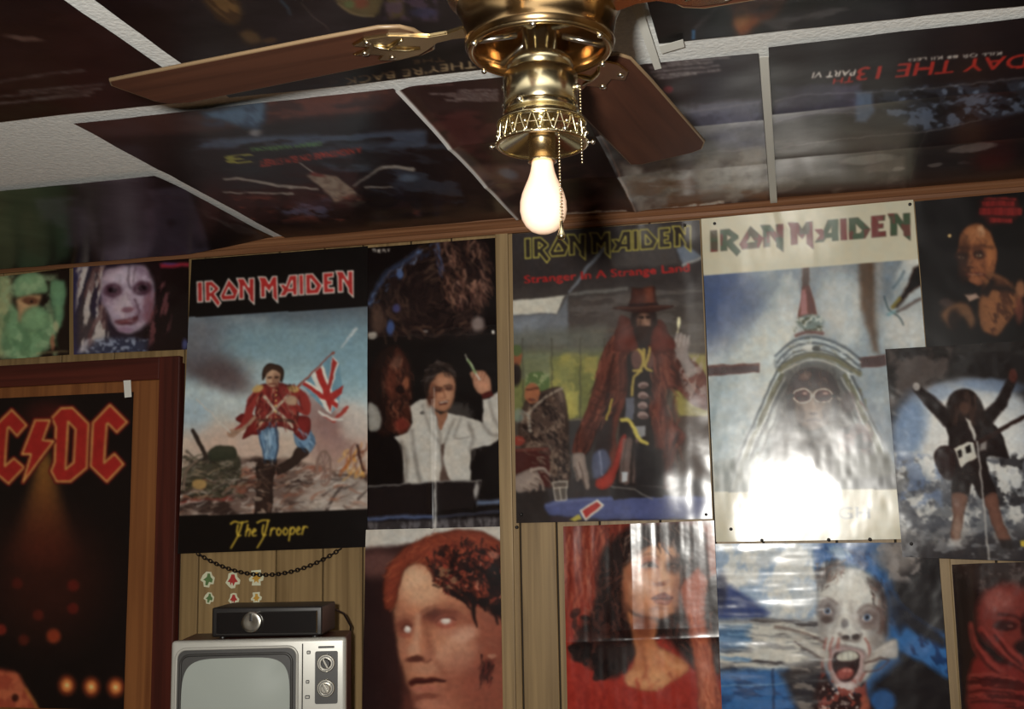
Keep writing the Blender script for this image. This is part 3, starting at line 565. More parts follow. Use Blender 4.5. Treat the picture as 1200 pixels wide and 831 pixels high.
def art_pale_eyes(c):
    c.fill((58, 30, 28)); c.tr(420, 610, 3.76)
    c.lin((20, 300), (300, 300), [(0, (42, 24, 24)), (1, (66, 34, 30))]); c.p([(0, 20), (680, 20), (680, 90), (300, 96), (0, 126)], (192, 186, 176), 4); c.e(90, 190, 110, 60, (112, 70, 64), 0, 1.2, .8)
    face = [(158, 400), (174, 300), (210, 220), (250, 176), (340, 190), (440, 250), (520, 330), (580, 380), (680, 400), (690, 900), (262, 900), (250, 820), (222, 750), (196, 660), (176, 560), (166, 480)]
    c.p(face, (182, 112, 80), 3, 1, True, sh=.4, sw=5)
    c.e(600, 640, 150, 300, (132, 62, 46), 6, 1, .85); c.e(520, 480, 90, 110, (156, 84, 62), 0, 1.2, .7); c.e(280, 290, 100, 84, (210, 156, 118), 25, 1.2, .95); c.e(250, 250, 50, 44, (222, 176, 138), 20, 1.2, .6); c.e(430, 590, 90, 80, (202, 144, 112), -20, 1.2, .9); c.e(470, 500, 60, 34, (206, 152, 124), -15, 1.1, .8); c.e(204, 570, 22, 60, (176, 108, 80), 0, 1.2, .8); c.e(330, 800, 90, 60, (176, 100, 76), 0, 1.2, .8)
    c.strokes(face, [(206, 148, 112), (160, 88, 64), (190, 120, 90), (140, 72, 54)], 260, 30, 5, 60, 40, 4, .16, .3, 2.0)
    c.e(470, 700, 120, 120, (148, 74, 56), 20, 1.2, .55); c.e(240, 830, 40, 90, (110, 54, 42), -10, 1.1, .7)
    # sockets, brows, eyes
    c.e(372, 418, 84, 46, (134, 68, 52), -6, 1.0, .95); c.e(330, 410, 44, 30, (104, 52, 42), -10, 1.0, .8); c.e(210, 462, 44, 42, (128, 66, 50), 0, 1.0, .95); c.l([(296, 404), (350, 380), (430, 384), (480, 404)], (16, 6), (176, 112, 80), 3, .75, True); c.l([(180, 436), (220, 424), (250, 436)], (7, 12), (168, 104, 76), 3, .7, True); c.l([(300, 426), (350, 402), (430, 406)], (10, 4), (112, 62, 46), 2.4, .7, True)
    c.e(388, 446, 40, 26, (176, 98, 80), 0, .8, .8); c.e(390, 442, 22, 13, (206, 186, 174), 0, .8); c.e(392, 440, 12, 8, (228, 214, 204), 0, .9, .9); c.e(222, 477, 18, 15, (204, 184, 172), 0, .8); c.e(224, 475, 10, 8, (230, 216, 206), 0, .9, .9)
    c.l([(348, 448), (370, 428), (410, 426), (432, 440)], 6, (96, 46, 36), 1.4, .85, True); c.l([(196, 474), (212, 458), (242, 464)], 6, (92, 44, 34), 1.4, .85, True); c.l([(356, 462), (392, 472), (428, 458)], 7, (158, 66, 52), 2.4, .6, True); c.e(400, 490, 50, 16, (186, 118, 92), -6, 1, .6); c.e(210, 504, 30, 12, (160, 82, 62), 0, 1, .7)
    # nose, mouth, chin
    c.l([(270, 420), (262, 500), (250, 560)], (16, 26), (206, 150, 118), 4, .85, True); c.l([(300, 440), (310, 520), (326, 580)], (22, 30), (146, 82, 60), 4.5, .75, True); c.e(250, 572, 30, 26, (200, 140, 108), 0, 1, .85); c.e(256, 608, 44, 14, (92, 44, 34), -4, .9, .95); c.e(316, 590, 26, 26, (176, 106, 80), 0, 1, .8); c.l([(322, 612), (300, 622), (290, 616)], 7, (100, 48, 38), 2, .8, True)
    c.e(300, 654, 56, 26, (190, 128, 98), 0, 1.1, .8); c.l([(346, 620), (400, 700), (404, 740)], 12, (138, 74, 56), 4, .6, True); c.p([(226, 712), (262, 690), (300, 694), (330, 690), (392, 702), (330, 714), (262, 720), (238, 732)], (88, 32, 27), 2.2, .95, True); c.l([(236, 714), (300, 706), (386, 704)], 5, (44, 18, 17), 1.2, .8, True); c.e(302, 738, 62, 15, (182, 100, 80), -4, 1, .85); c.e(304, 774, 56, 14, (122, 60, 46), -4, 1, .75); c.e(310, 812, 60, 24, (190, 116, 88), 0, 1.1, .7)
    # hair and wound
    hair = [(122, 386), (110, 300), (136, 200), (206, 122), (318, 66), (460, 38), (570, 56), (640, 110), (670, 200), (680, 430), (610, 420), (575, 390), (540, 350), (500, 372), (440, 326), (390, 300), (344, 280), (322, 226), (266, 186), (214, 214), (186, 280), (166, 380)]
    c.p(hair, (134, 54, 34), 2.6, 1, True, sh=.35)
    c.strokes(hair, [(176, 84, 50), (98, 34, 24), (150, 62, 38), (120, 42, 28), (190, 104, 66)], 420, 60, 5, lambda x, y: -40 if x < 330 else 10, 24, 5, .5, .3, .9)
    gore = [(310, 150), (420, 92), (560, 100), (660, 150), (680, 430), (600, 420), (556, 380), (500, 370), (420, 320), (344, 280), (330, 220)]
    c.strokes(gore, [(30, 15, 14), (48, 20, 18), (150, 52, 38), (86, 28, 23), (24, 13, 13)], 520, 38, 9, 50, 60, 7, .75, .7, .9); c.n(gore, (28, 14, 14), 40, .54, .08, .8, (1, 1.2), 30, 5); c.n([(480, 200), (680, 200), (690, 430), (600, 420), (520, 360)], (26, 14, 14), 60, .45, .14, .8, seed=8); c.dabs(gore, [(190, 84, 62), (206, 130, 104), (170, 64, 48)], 40, 7, 3, 2.4, .6); c.n([(340, 200), (440, 220), (450, 310), (350, 290)], (150, 110, 78), 22, .54, .1, .7, seed=9); c.e(600, 150, 26, 16, (206, 130, 106), 20, .9, .6)
    for q in ([(420, 316), (470, 350), (500, 388)], [(514, 340), (512, 410), (524, 470)], [(550, 350), (562, 400)], [(596, 380), (616, 452)], [(630, 380), (642, 456)], [(656, 380), (664, 440)]): c.l(q, (26, 6), (32, 16, 15), 1.4, .95, True)
    c.e(568, 660, 26, 48, (56, 25, 22), 20, .9, .9); c.strokes([(540, 600), (600, 600), (590, 730), (530, 740)], [(36, 17, 16), (110, 44, 36)], 26, 30, 7, 100, 25, 2, .7); c.e(592, 594, 20, 10, (196, 140, 112), 0, 1, .6); c.e(648, 560, 12, 60, (84, 36, 30), 0, 1.1, .8); c.l([(190, 640), (216, 750), (252, 850)], 14, (84, 42, 34), 4, .75, True); c.tr(0, 0, 1)

def art_bar(c):
    c.fill((62, 54, 52)); c.tr(595, 255, 5.106)
    c.lin((600, 0), (600, 760), [(0, (66, 60, 60)), (.5, (60, 52, 51)), (.7, (76, 68, 64)), (1, (84, 72, 62))])
    c.p([(20, 500), (345, 474), (300, 576), (20, 590)], (204, 198, 182), 1.6); c.p([(20, 590), (300, 576), (360, 480), (380, 760), (20, 760)], (116, 122, 132), 3, .9); c.p([(20, 620), (180, 600), (180, 760), (20, 760)], (138, 146, 156), 5, .5)
    c.p([(345, 474), (400, 450), (720, 420), (720, 440), (400, 470)], (118, 116, 112), 2, .8); c.l([(575, 190), (470, 320), (372, 450)], (24, 10), (140, 150, 164), 1.6, .8); c.p([(600, 210), (1000, 170), (1030, 280), (880, 300), (640, 300)], (92, 86, 84), 3, .6); c.p([(1010, 190), (1080, 170), (1160, 240), (1050, 290)], (122, 136, 156), 2.4, .8); c.l([(1050, 290), (1180, 240)], 12, (186, 186, 180), 1.4, .8)
    c.p([(380, 500), (740, 470), (740, 760), (360, 760)], (82, 72, 68), 4, .9); c.n([(380, 480), (740, 450), (1180, 400), (1180, 760), (360, 760)], (104, 96, 92), 30, .55, .15, .6, (6, 1), -4, 4); c.l([(460, 690), (660, 680)], 14, (128, 104, 84), 2, .5)
    logo(c, (106, 130), (1096, 54), 120, (58, 50, 44), (196, 182, 70), 1.15)
    c.text('Stranger In A Strange Land', (106, 398), (1090, 326), 46, (188, 40, 38), 1.0)
    # bar room
    c.tr(595, 400, 3.776)
    c.p([(10, 40), (440, 30), (440, 340), (10, 350)], (118, 120, 66), 3); c.p([(10, -40), (440, -60), (440, 60), (10, 70)], (104, 104, 92), 8, .8); c.n([(180, 60), (440, 60), (440, 340), (180, 350)], (168, 158, 74), 60, .52, .16, .8, (1, 1), 0, 3)
    for x0, y0, x1, y1, q in ((250, 225, 315, 325, (184, 172, 80)), (340, 70, 400, 140, (164, 150, 72)), (205, 90, 300, 170, (140, 138, 72)), (60, 60, 190, 170, (116, 122, 96))): c.p([(x0, y0), (x1, y0-3), (x1, y1), (x0, y1)], q, 2.4, .7)
    for x in (70, 196, 322, 430): c.l([(x, -10), (x+4, 350)], 6, (74, 70, 56), 1, .7)
    c.p([(690, 60), (890, 60), (890, 340), (760, 340)], (150, 138, 70), 3); c.p([(262, 345), (480, 330), (480, 640), (262, 640)], (66, 62, 62), 2); c.l([(262, 348), (440, 338)], 8, (132, 122, 96), 1.4, .8); c.p([(760, 335), (890, 330), (890, 640), (760, 640)], (84, 66, 56), 2)
    c.p([(10, 620), (480, 600), (890, 610), (920, 840), (10, 840)], (58, 50, 50), 3)
    # seated man in a hooded jacket and a green cap
    c.e(44, 70, 24, 44, (150, 84, 52), 0, .5); c.e(42, 42, 26, 24, (84, 100, 56), 0, .5); c.e(40, 150, 24, 50, (46, 34, 30), 0, .6)
    c.p([(55, 330), (92, 250), (120, 220), (208, 204), (244, 220), (268, 300), (278, 500), (272, 640), (190, 640), (188, 490), (60, 468)], (76, 56, 47), 2, 1, True); c.n([(55, 330), (120, 230), (244, 220), (278, 500), (272, 640), (190, 640), (60, 460)], (128, 104, 88), 28, .56, .08, .8, (1, 1.5), 30, 6); c.n([(55, 330), (120, 230), (244, 220), (278, 500), (272, 640), (190, 640), (60, 460)], (38, 26, 24), 24, .56, .08, .8, (1, 1.5), -20, 16)
    c.e(136, 180, 56, 44, (90, 112, 64), 0, .25); c.n([(84, 140), (190, 140), (190, 200), (84, 200)], (150, 160, 110), 14, .56, .1, .8, (1, 1), 0, 2); c.e(112, 232, 34, 48, (166, 98, 64), 0, .3); c.l([(88, 214), (138, 210)], 9, (84, 46, 34), 1, .8); c.e(110, 262, 18, 8, (122, 62, 44), 0, .5)
    c.l([(240, 212), (180, 244), (116, 296), (92, 330), (104, 400)], (10, 16), (170, 152, 132), 1.2, .85, True); c.l([(66, 310), (96, 330), (100, 400)], 6, (150, 150, 144), 1, .7); c.e(48, 440, 30, 22, (146, 58, 46), 0, .6); c.e(50, 330, 22, 30, (122, 136, 128), 0, .7, .7)
    c.p([(30, 476), (176, 472), (190, 490), (190, 650), (30, 600)], (78, 36, 32), 1.6); c.l([(36, 482), (180, 480)], 8, (132, 72, 60), 1.4, .8)
    c.p([(30, 600), (80, 572), (120, 566), (150, 600), (130, 650), (60, 670), (30, 650)], (142, 124, 114), 1.6, 1, True)
    for q in ([(110, 572), (160, 566), (196, 596)], [(120, 600), (150, 620), (166, 680)], [(100, 620), (130, 640), (136, 686)], [(70, 640), (100, 656), (104, 690)]): c.l(q, (20, 9), (156, 138, 126), 1.2, 1, True); c.l([(x+6, y+9) for x, y in q], 4, (66, 48, 44), 1, .7, True)
    c.p([(30, 670), (180, 660), (200, 800), (30, 810)], (52, 44, 42), 2)
    c.strokes([(55, 330), (120, 240), (244, 230), (276, 500), (270, 640), (190, 640), (60, 460)], [(112, 88, 74), (40, 29, 27), (90, 68, 58), (140, 118, 102)], 180, 34, 8, lambda x, y: 60 if x > 170 else 20, 30, 3, .55, .5)
    # round table, glass, card
    c.p([(170, 722), (230, 702), (420, 686), (640, 682), (920, 690), (920, 770), (780, 790), (420, 792), (220, 776), (176, 752)], (80, 88, 138), 2, 1, True); c.l([(176, 724), (300, 704), (600, 690), (900, 700)], 10, (112, 124, 176), 2, .7, True); c.p([(200, 772), (420, 790), (900, 786), (920, 840), (180, 840)], (58, 46, 52), 2, .9)
    c.p([(200, 624), (270, 620), (262, 702), (216, 706)], (118, 108, 98), 1, .6)
    for q in ([(200, 624), (216, 706), (262, 702), (270, 620), (200, 624)], [(206, 650), (268, 646)], [(234, 650), (238, 700)]): c.l(q, 5, (196, 188, 174), .7, .85)
    c.p([(450, 640), (520, 618), (640, 626), (700, 660), (690, 690), (470, 700)], (50, 45, 46), 1.4); c.l([(455, 644), (560, 656), (640, 700)], 5, (142, 136, 130), .9, .8); c.l([(520, 622), (600, 640), (740, 650)], 5, (112, 106, 104), .9, .8)
    c.p([(318, 750), (398, 696), (430, 726), (348, 796)], (214, 204, 188), .8); c.p([(332, 752), (396, 708), (416, 726), (350, 782)], (186, 46, 40), .8); c.p([(280, 790), (318, 766), (330, 786), (300, 800)], (184, 168, 60), 1)
    # standing man in a long brown coat and a hat
    co = (112, 56, 43); dk = (58, 30, 26)
    c.p([(520, -60), (640, -60), (660, 200), (650, 640), (480, 640), (500, 300)], (44, 35, 34), 2)
    c.p([(430, 30), (480, -30), (540, -70), (560, -40), (530, 60), (530, 230), (500, 330), (480, 420), (492, 560), (440, 640), (452, 420), (470, 250), (430, 320), (380, 440), (350, 496), (288, 492), (320, 384), (376, 230), (404, 110)], co, 1.6, 1, True)
    c.p([(470, 90), (480, 200), (440, 300), (400, 410), (352, 500), (330, 500), (390, 380), (430, 240)], dk, 3, .8, True); c.p([(440, 230), (476, 230), (466, 460), (430, 560), (380, 560), (390, 450)], (52, 38, 38), 3, .9)
    c.p([(632, -60), (700, -30), (740, 20), (790, 60), (850, 110), (890, 180), (890, 300), (820, 280), (760, 220), (700, 220), (716, 330), (790, 420), (742, 500), (738, 640), (700, 640), (668, 500), (640, 330), (646, 150)], co, 1.6, 1, True)
    c.p([(690, 230), (700, 330), (680, 420), (720, 600), (740, 640), (690, 640), (660, 480), (640, 300)], (112, 50, 38), 3, .9, True); c.l([(650, -20), (664, 120), (640, 300), (668, 480), (720, 640)], 12, dk, 2.4, .75, True); c.l([(500, -20), (520, 100), (524, 220)], 9, dk, 2, .8, True); c.l([(740, 40), (760, 140), (740, 210)], 26, dk, 3, .7, True)
    c.strokes([(410, 40), (520, -40), (520, 230), (470, 300), (380, 480), (290, 490), (340, 330)], [(148, 82, 62), (72, 36, 30), (128, 64, 48), (54, 28, 25)], 190, 70, 11, 110, 16, 5, .5); c.strokes([(640, -40), (740, 20), (890, 180), (890, 290), (720, 230), (790, 420), (740, 640), (690, 640), (640, 320)], [(148, 84, 64), (72, 36, 30), (124, 62, 48), (54, 28, 25)], 220, 80, 11, lambda x, y: 40 if (x > 740 and y < 260) else 82, 16, 6, .5)
    for q in ([(470, 60), (440, 180), (380, 320), (330, 470)], [(500, 60), (500, 200), (470, 330)], [(720, 40), (740, 130), (800, 220)], [(690, 240), (710, 360), (700, 520), (720, 630)], [(760, 410), (720, 500), (728, 620)]): c.l(q, (8, 14), (44, 25, 23), 2.6, .6, True)
    for k in range(6): c.l([(352+k*9, 380-k*34), (384+k*8, 396-k*34), (412+k*7, 388-k*34)], 6, (60, 32, 27), 1.6, .6, True)
    c.p([(500, -110), (560, -80), (600, -20), (530, 60), (480, 0)], (96, 44, 34), 2, 1, True); c.p([(660, -90), (610, -10), (650, 60), (720, 20), (700, -70)], (96, 44, 34), 2, 1, True)
    # dark waistcoat with yellow braces, pale buttons and a yellow belt
    c.e(574, 80, 26, 44, (112, 74, 66), 0, .5, .9); c.e(632, 80, 18, 40, (112, 74, 66), 0, .5, .9); yl = (182, 156, 70)
    for q in ([(552, 36), (584, 40), (602, 90), (580, 140), (556, 170), (552, 240)], [(630, 30), (622, 70), (612, 116), (636, 130)], [(602, 40), (606, 110)], [(560, 130), (592, 130)]): c.l(q, 12, yl, 1, .95, True)
    for k, y in enumerate((196, 242, 288, 330)): c.e(600, y, 24, 17, (150, 124, 118), 0, .35); c.e(603, y+8, 20, 8, (84, 58, 54), 0, .6, .7)
    c.p([(526, 250), (562, 250), (560, 350), (520, 350)], (96, 98, 112), 1.4); c.p([(560, 380), (614, 376), (612, 420), (576, 440)], (142, 142, 146), 1.4); c.l([(508, 350), (540, 352), (566, 400), (590, 440), (618, 452)], 17, (202, 184, 78), 1, .98, True); c.l([(440, 350), (462, 260)], 9, (188, 170, 60), 1, .9)
    c.p([(496, 440), (526, 420), (500, 540), (460, 640), (400, 650), (396, 610), (460, 560)], (168, 52, 40), 1.6, 1, True); c.p([(380, 500), (430, 480), (460, 540), (420, 600), (378, 600)], (92, 98, 126), 2, .9, True); c.l([(410, 490), (420, 590)], 8, (146, 152, 176), 1.2, .7)
    for x, w in ((540, 30), (575, 16), (516, 14)): c.l([(x, 440), (x-14, 620)], w, (126, 100, 92), 1.6, .75)
    c.p([(560, 450), (690, 480), (700, 640), (570, 640)], (48, 44, 46), 3, .9); c.p([(508, 580), (534, 580), (530, 620), (508, 624)], (186, 190, 196), 1)
    c.p([(290, 500), (340, 500), (352, 560), (366, 640), (352, 656), (330, 610), (310, 620), (292, 560)], (150, 132, 122), 1.4, 1, True); c.l([(318, 540), (346, 640)], 4, (72, 54, 50), .9, .8); c.l([(300, 560), (312, 612)], 4, (72, 54, 50), .9, .8)
    c.p([(736, 20), (750, -30), (790, -24), (810, 10), (800, 60), (840, 130), (800, 160), (756, 80)], (150, 134, 128), 1.6, 1, True)
    for k in range(4): c.l([(742+18*k, 30-6*k), (752+17*k, -36+5*k)], 7, (176, 164, 156), 1, .9)
    c.n([(740, 60), (860, 60), (890, 260), (800, 260)], (168, 150, 142), 20, .55, .1, .7, (1, 2), 20, 9)
    c.tr(595, 255, 5.106)
    c.l([(1020, 690), (1030, 600)], (10, 5), (206, 190, 150), .9); c.e(1026, 630, 13, 34, (232, 222, 176), 0, .6)
    c.strokes([(540, 10), (660, 10), (650, 640), (490, 640)], [(20, 18, 18)], 1, 5, 2)
    c.p([(748, 570), (882, 566), (890, 700), (860, 760), (770, 760), (742, 690)], (52, 36, 33), 2, 1, True); c.e(815, 628, 42, 54, (138, 98, 78), 0, .7); c.e(800, 600, 20, 9, (44, 31, 29), 0, .9, .9); c.e(840, 598, 20, 9, (44, 31, 29), 0, .9, .9); c.e(792, 634, 12, 26, (92, 62, 50), 0, 1, .8); c.e(842, 640, 12, 20, (170, 124, 100), 0, 1, .6); c.l([(820, 600), (828, 642)], 9, (176, 130, 104), 1.4, .8); c.p([(770, 662), (815, 652), (862, 660), (850, 730), (815, 752), (780, 730)], (58, 38, 33), 2, .95, True)
    c.p([(746, 424), (884, 416), (894, 544), (732, 548)], (84, 42, 32), 1.6, sh=.4); c.p([(816, 424), (868, 420), (876, 528), (828, 532)], (132, 64, 42), 4, .7); c.l([(736, 528), (892, 522)], 20, (48, 28, 26), 1.2)
    c.p([(632, 546), (740, 532), (892, 528), (994, 536), (900, 564), (815, 574), (750, 568)], (70, 38, 31), 1.2, 1, True); c.l([(660, 546), (815, 540), (970, 536)], 5, (126, 78, 60), 1, .6, True)
    c.p([(640, 760), (670, 690), (742, 650), (760, 700), (780, 790), (640, 800)], (104, 46, 36), 2, 1, True); c.p([(886, 650), (960, 690), (1010, 760), (980, 800), (860, 790)], (104, 46, 36), 2, 1, True); c.tr(0, 0, 1)

def art_plane(c):
    c.warp(0); c.fill((208, 200, 172)); pic = np.array([(823, 324), (1076, 306.5), (1100, 572), (837.5, 577)])
    s = Canvas(c.X0, c.Y0).warp(1.4, 12); s.fill((158, 172, 180)); s.n(None, (204, 208, 204), 62, .5, .22, .95, (1, 1.7), 28, 3); s.n(None, (128, 142, 156), 46, .57, .14, .7, (1, 2), 20, 5)
    s.e(838, 350, 40, 60, (96, 116, 164), 20, 1.1, .9); s.e(868, 372, 22, 40, (120, 136, 172), 30, 1.1, .6); s.e(905, 420, 50, 40, (206, 212, 204), 0, 1.1, .8); s.e(850, 500, 30, 60, (150, 174, 182), 0, 1.1, .7); s.e(986, 360, 30, 40, (206, 210, 206), 0, 1.1, .8); s.e(1060, 390, 26, 26, (206, 206, 200), 0, 1, .8)
    s.tr(815, 330, 4.364)
    s.p([(832, -160), (914, -160), (918, 200), (936, 372), (906, 360), (868, 220), (842, 120)], (126, 98, 76), 5, .9); s.p([(914, -160), (960, -160), (950, 100), (920, 240)], (176, 168, 158), 6, .6)
    s.p([(1010, 140), (1080, 30), (1110, -60), (1180, -90), (1190, 0), (1090, 70), (1030, 140)], (74, 52, 46), 3, .95); s.l([(1004, 140), (1040, 96)], 18, (150, 132, 52), 1.6, .9); s.l([(960, 84), (984, 150), (1040, 190), (1060, 226)], 7, (84, 108, 116), 1.2, .9, True); s.l([(984, 176), (1030, 160)], 16, (128, 172, 178), 1.6, .9); s.l([(1030, 160), (1140, 100)], 12, (112, 84, 76), 2, .8); s.l([(1010, 40), (1060, -40)], 10, (96, 118, 130), 2, .7)
    s.p([(545, -160), (584, -160), (582, 60), (548, 60)], (116, 88, 76), 2); s.p([(548, 40), (560, 26), (584, 26), (602, 90), (624, 190), (520, 190), (536, 110)], (138, 70, 54), 1.8); s.p([(546, 50), (566, 40), (576, 170), (536, 176), (538, 110)], (196, 132, 132), 2, .9); s.e(585, 212, 66, 40, (128, 146, 140), 0, .5); s.n([(510, 180), (650, 180), (650, 260), (510, 260)], (206, 210, 200), 26, .54, .1, .8); s.n([(510, 180), (650, 180), (650, 260), (510, 260)], (92, 96, 66), 22, .6, .1, .8, seed=9); s.l([(516, 280), (580, 262), (650, 268)], 14, (136, 72, 60), 1.6, .9, True)
    s.p([(58, 434), (326, 420), (326, 466), (58, 484)], (114, 58, 48), 1.6); s.l([(60, 440), (326, 426)], 6, (168, 112, 92), 1.4, .6); s.p([(830, 394), (966, 380), (970, 436), (846, 446)], (114, 58, 48), 1.6)
    s.p([(404, 420), (440, 350), (510, 300), (590, 280), (680, 296), (770, 340), (846, 420), (800, 470), (600, 390), (450, 470)], (156, 168, 172), 3, .95, True, sh=.3)
    for k, (w, q) in enumerate(((8, (92, 104, 118)), (10, (196, 206, 206)), (7, (84, 94, 104)), (11, (184, 194, 196)), (7, (88, 92, 94)), (9, (198, 204, 198)))):
        d = k*16; s.l([(408+d*.35, 384+d), (480+d*.1, 322+d*.9), (590, 286+d), (710-d*.1, 316+d*.9), (846-d*.35, 400+d)], w, q, 1, .8, True)
    s.strokes([(410, 420), (500, 310), (590, 286), (700, 310), (840, 410), (760, 440), (600, 390), (470, 450)], [(206, 212, 208), (88, 96, 104), (128, 120, 84), (150, 160, 166)], 110, 34, 6, lambda x, y: (x-600)*.16, 25, 4, .6)
    s.e(572, 340, 26, 18, (214, 220, 216), 0, .8, .8); s.e(616, 346, 20, 14, (80, 78, 74), 0, .8, .8); s.l([(590, 290), (592, 400)], 5, (206, 210, 204), 1, .8)
    # windscreen with frames
    s.p([(402, 520), (440, 470), (500, 426), (600, 404), (710, 430), (800, 490), (850, 580), (930, 800), (1010, 1080), (150, 1080), (280, 800), (350, 620)], (134, 140, 140), 3, .96, True, sh=0)
    s.n([(410, 500), (600, 410), (800, 500), (960, 1000), (220, 1000)], (104, 98, 92), 60, .52, .14, .6, seed=4); s.n([(180, 700), (420, 560), (420, 1060), (160, 1060)], (196, 204, 202), 60, .45, .2, .7, seed=14)  # whitish fog left of the pilot is flash glare painted into the picture
    for sg in (-1, 1):
        for dx, w, q in ((0, 12, (92, 102, 108)), (14, 10, (198, 208, 208)), (30, 22, (122, 118, 78)), (50, 8, (214, 218, 210)), (64, 12, (88, 94, 94)), (84, 10, (178, 186, 184)), (104, 7, (84, 84, 80))):
            xx = lambda v: 602+sg*v
            s.l([(xx(186-dx*.9), 462+dx*.7), (xx(244-dx), 590), (xx(304-dx), 730), (xx(364-dx), 860), (xx(430-dx), 1060)], w, q, 1.1, .85, True)
    s.strokes([(780, 500), (860, 580), (1010, 1040), (900, 1040), (820, 760)], [(122, 120, 76), (196, 200, 190), (72, 70, 64), (146, 96, 84)], 110, 50, 9, 68, 14, 6, .6); s.strokes([(420, 500), (340, 640), (200, 1000), (300, 1000), (400, 760)], [(126, 124, 84), (206, 212, 206), (96, 100, 98)], 90, 50, 9, 114, 14, 7, .5)
    s.l([(430, 456), (500, 406), (600, 380), (720, 406), (836, 478)], 24, (126, 120, 78), 1.8, .95, True); s.l([(440, 472), (520, 426), (600, 404), (700, 426), (800, 482)], 8, (206, 206, 192), 1, .9, True); s.l([(424, 444), (500, 392), (600, 366), (720, 392), (842, 464)], 5, (74, 74, 66), 1, .8, True)
    s.strokes([(430, 440), (600, 366), (840, 460), (820, 490), (600, 400), (440, 480)], [(150, 146, 100), (96, 92, 64), (196, 198, 184)], 50, 26, 6, lambda x, y: (x-600)*.14, 15, 9, .6)
    # pilot in a leather cap, goggles and breathing mask
    s.p([(440, 560), (500, 450), (600, 420), (700, 450), (764, 560), (800, 760), (820, 1000), (400, 1000), (420, 760)], (104, 96, 90), 8, .8, True)
    s.p([(470, 640), (476, 540), (520, 470), (600, 446), (680, 470), (726, 540), (732, 640), (716, 720), (690, 640), (600, 560), (510, 640), (486, 720)], (98, 66, 54), 2, 1, True); s.l([(600, 448), (602, 500), (600, 560)], 5, (60, 40, 34), 1, .8); s.e(560, 490, 30, 18, (150, 112, 94), -20, 1, .7)
    s.p([(506, 640), (512, 570), (600, 552), (690, 570), (696, 640), (676, 730), (600, 770), (526, 730)], (158, 134, 116), 3, 1, True, sh=.4)
    for x in (548, 654): s.e(x, 586, 52, 38, (196, 190, 178), 0, .15); s.e(x, 586, 42, 29, (116, 66, 58), 0, .25); s.e(x+12, 574, 14, 7, (206, 176, 164), 0, .8, .8); s.l([(x-30, 600), (x+24, 604)], 5, (70, 38, 36), 1.2, .6)
    s.l([(592, 584), (610, 584)], 12, (186, 180, 168), 1); s.l([(470, 592), (498, 588)], 16, (62, 46, 42), 1); s.l([(704, 588), (732, 592)], 16, (62, 46, 42), 1)
    s.l([(604, 610), (608, 660), (596, 672)], (8, 14), (186, 160, 138), 2, .8, True); s.e(602, 676, 22, 8, (104, 80, 68), 0, 1, .8); s.l([(570, 712), (600, 706), (636, 712)], 8, (96, 62, 54), 1.6, .85, True); s.e(602, 730, 24, 8, (150, 120, 104), 0, 1, .7); s.e(540, 680, 18, 44, (112, 88, 74), 0, 1.1, .7); s.e(668, 680, 18, 44, (104, 80, 68), 0, 1.1, .7)
    s.p([(500, 740), (540, 760), (602, 784), (664, 760), (706, 740), (720, 800), (640, 840), (560, 840), (488, 800)], (176, 172, 162), 3, .95, True, sh=.4)
    s.p([(440, 800), (520, 760), (602, 790), (690, 760), (770, 800), (830, 1000), (380, 1000)], (112, 100, 90), 6, .9, True)
    s.strokes([(450, 560), (500, 450), (700, 450), (760, 560), (800, 960), (400, 960)], [(84, 74, 68), (140, 128, 116), (104, 88, 78), (180, 176, 166), (66, 50, 46)], 190, 40, 9, 80, 50, 8, .4, .5, 1.4)
    s.p([(740, 760), (860, 740), (880, 830), (750, 860)], (118, 62, 54), 3, .85, True); s.e(780, 620, 34, 50, (104, 64, 56), 0, .7, .7); s.dabs([(740, 740), (900, 740), (900, 880), (740, 880)], [(176, 150, 140), (66, 44, 40), (132, 82, 70)], 30, 18, 3, 2, .7); s.p([(700, 880), (980, 880), (1010, 960), (1020, 1080), (780, 1080), (720, 960)], (104, 98, 70), 4, .9); s.p([(790, 1010), (1040, 990), (1040, 1080), (780, 1080)], (82, 72, 56), 3, .9); s.p([(90, 930), (300, 900), (320, 1080), (90, 1080)], (134, 140, 128), 6, .8)
    s.tr(0, 0, 1)
    lu = s.C@np.array([.3, .57, .13]); s.C = np.clip(s.C+((lu-150)*.38-20)[:, None], 12, 225); s.grit(.10, 5)
    i = np.nonzero(c._sdf(np.arange(c.X.size), [pic]) < 0)[0]; c.C[i] = s.C[i]
    c.tr(815, 230, 4.528); logo(c, (80, 190), (1134, 101), 112, (128, 62, 58), (92, 78, 66), .5, (74, 92, 68))
    rs = random.Random(5)
    for k in range(26):
        x = rs.uniform(90, 1130); y = 190-(x-80)*.085+rs.uniform(10, 100)
        i = c.sel(*(c.pt((x-26, y-30))), *(c.pt((x+26, y+30)))); d = c.C[i].sum(1) < 300
        c.C[i[d]] = c.C[i[d]]*.35+np.array([(74, 96, 70), (136, 60, 58)][k % 2])*.65
    c.tr(815, 500, 4.364)
    c.text('ACES HIGH', (285, 478), (890, 470), 60, (118, 124, 134)); c.tr(0, 0, 1)

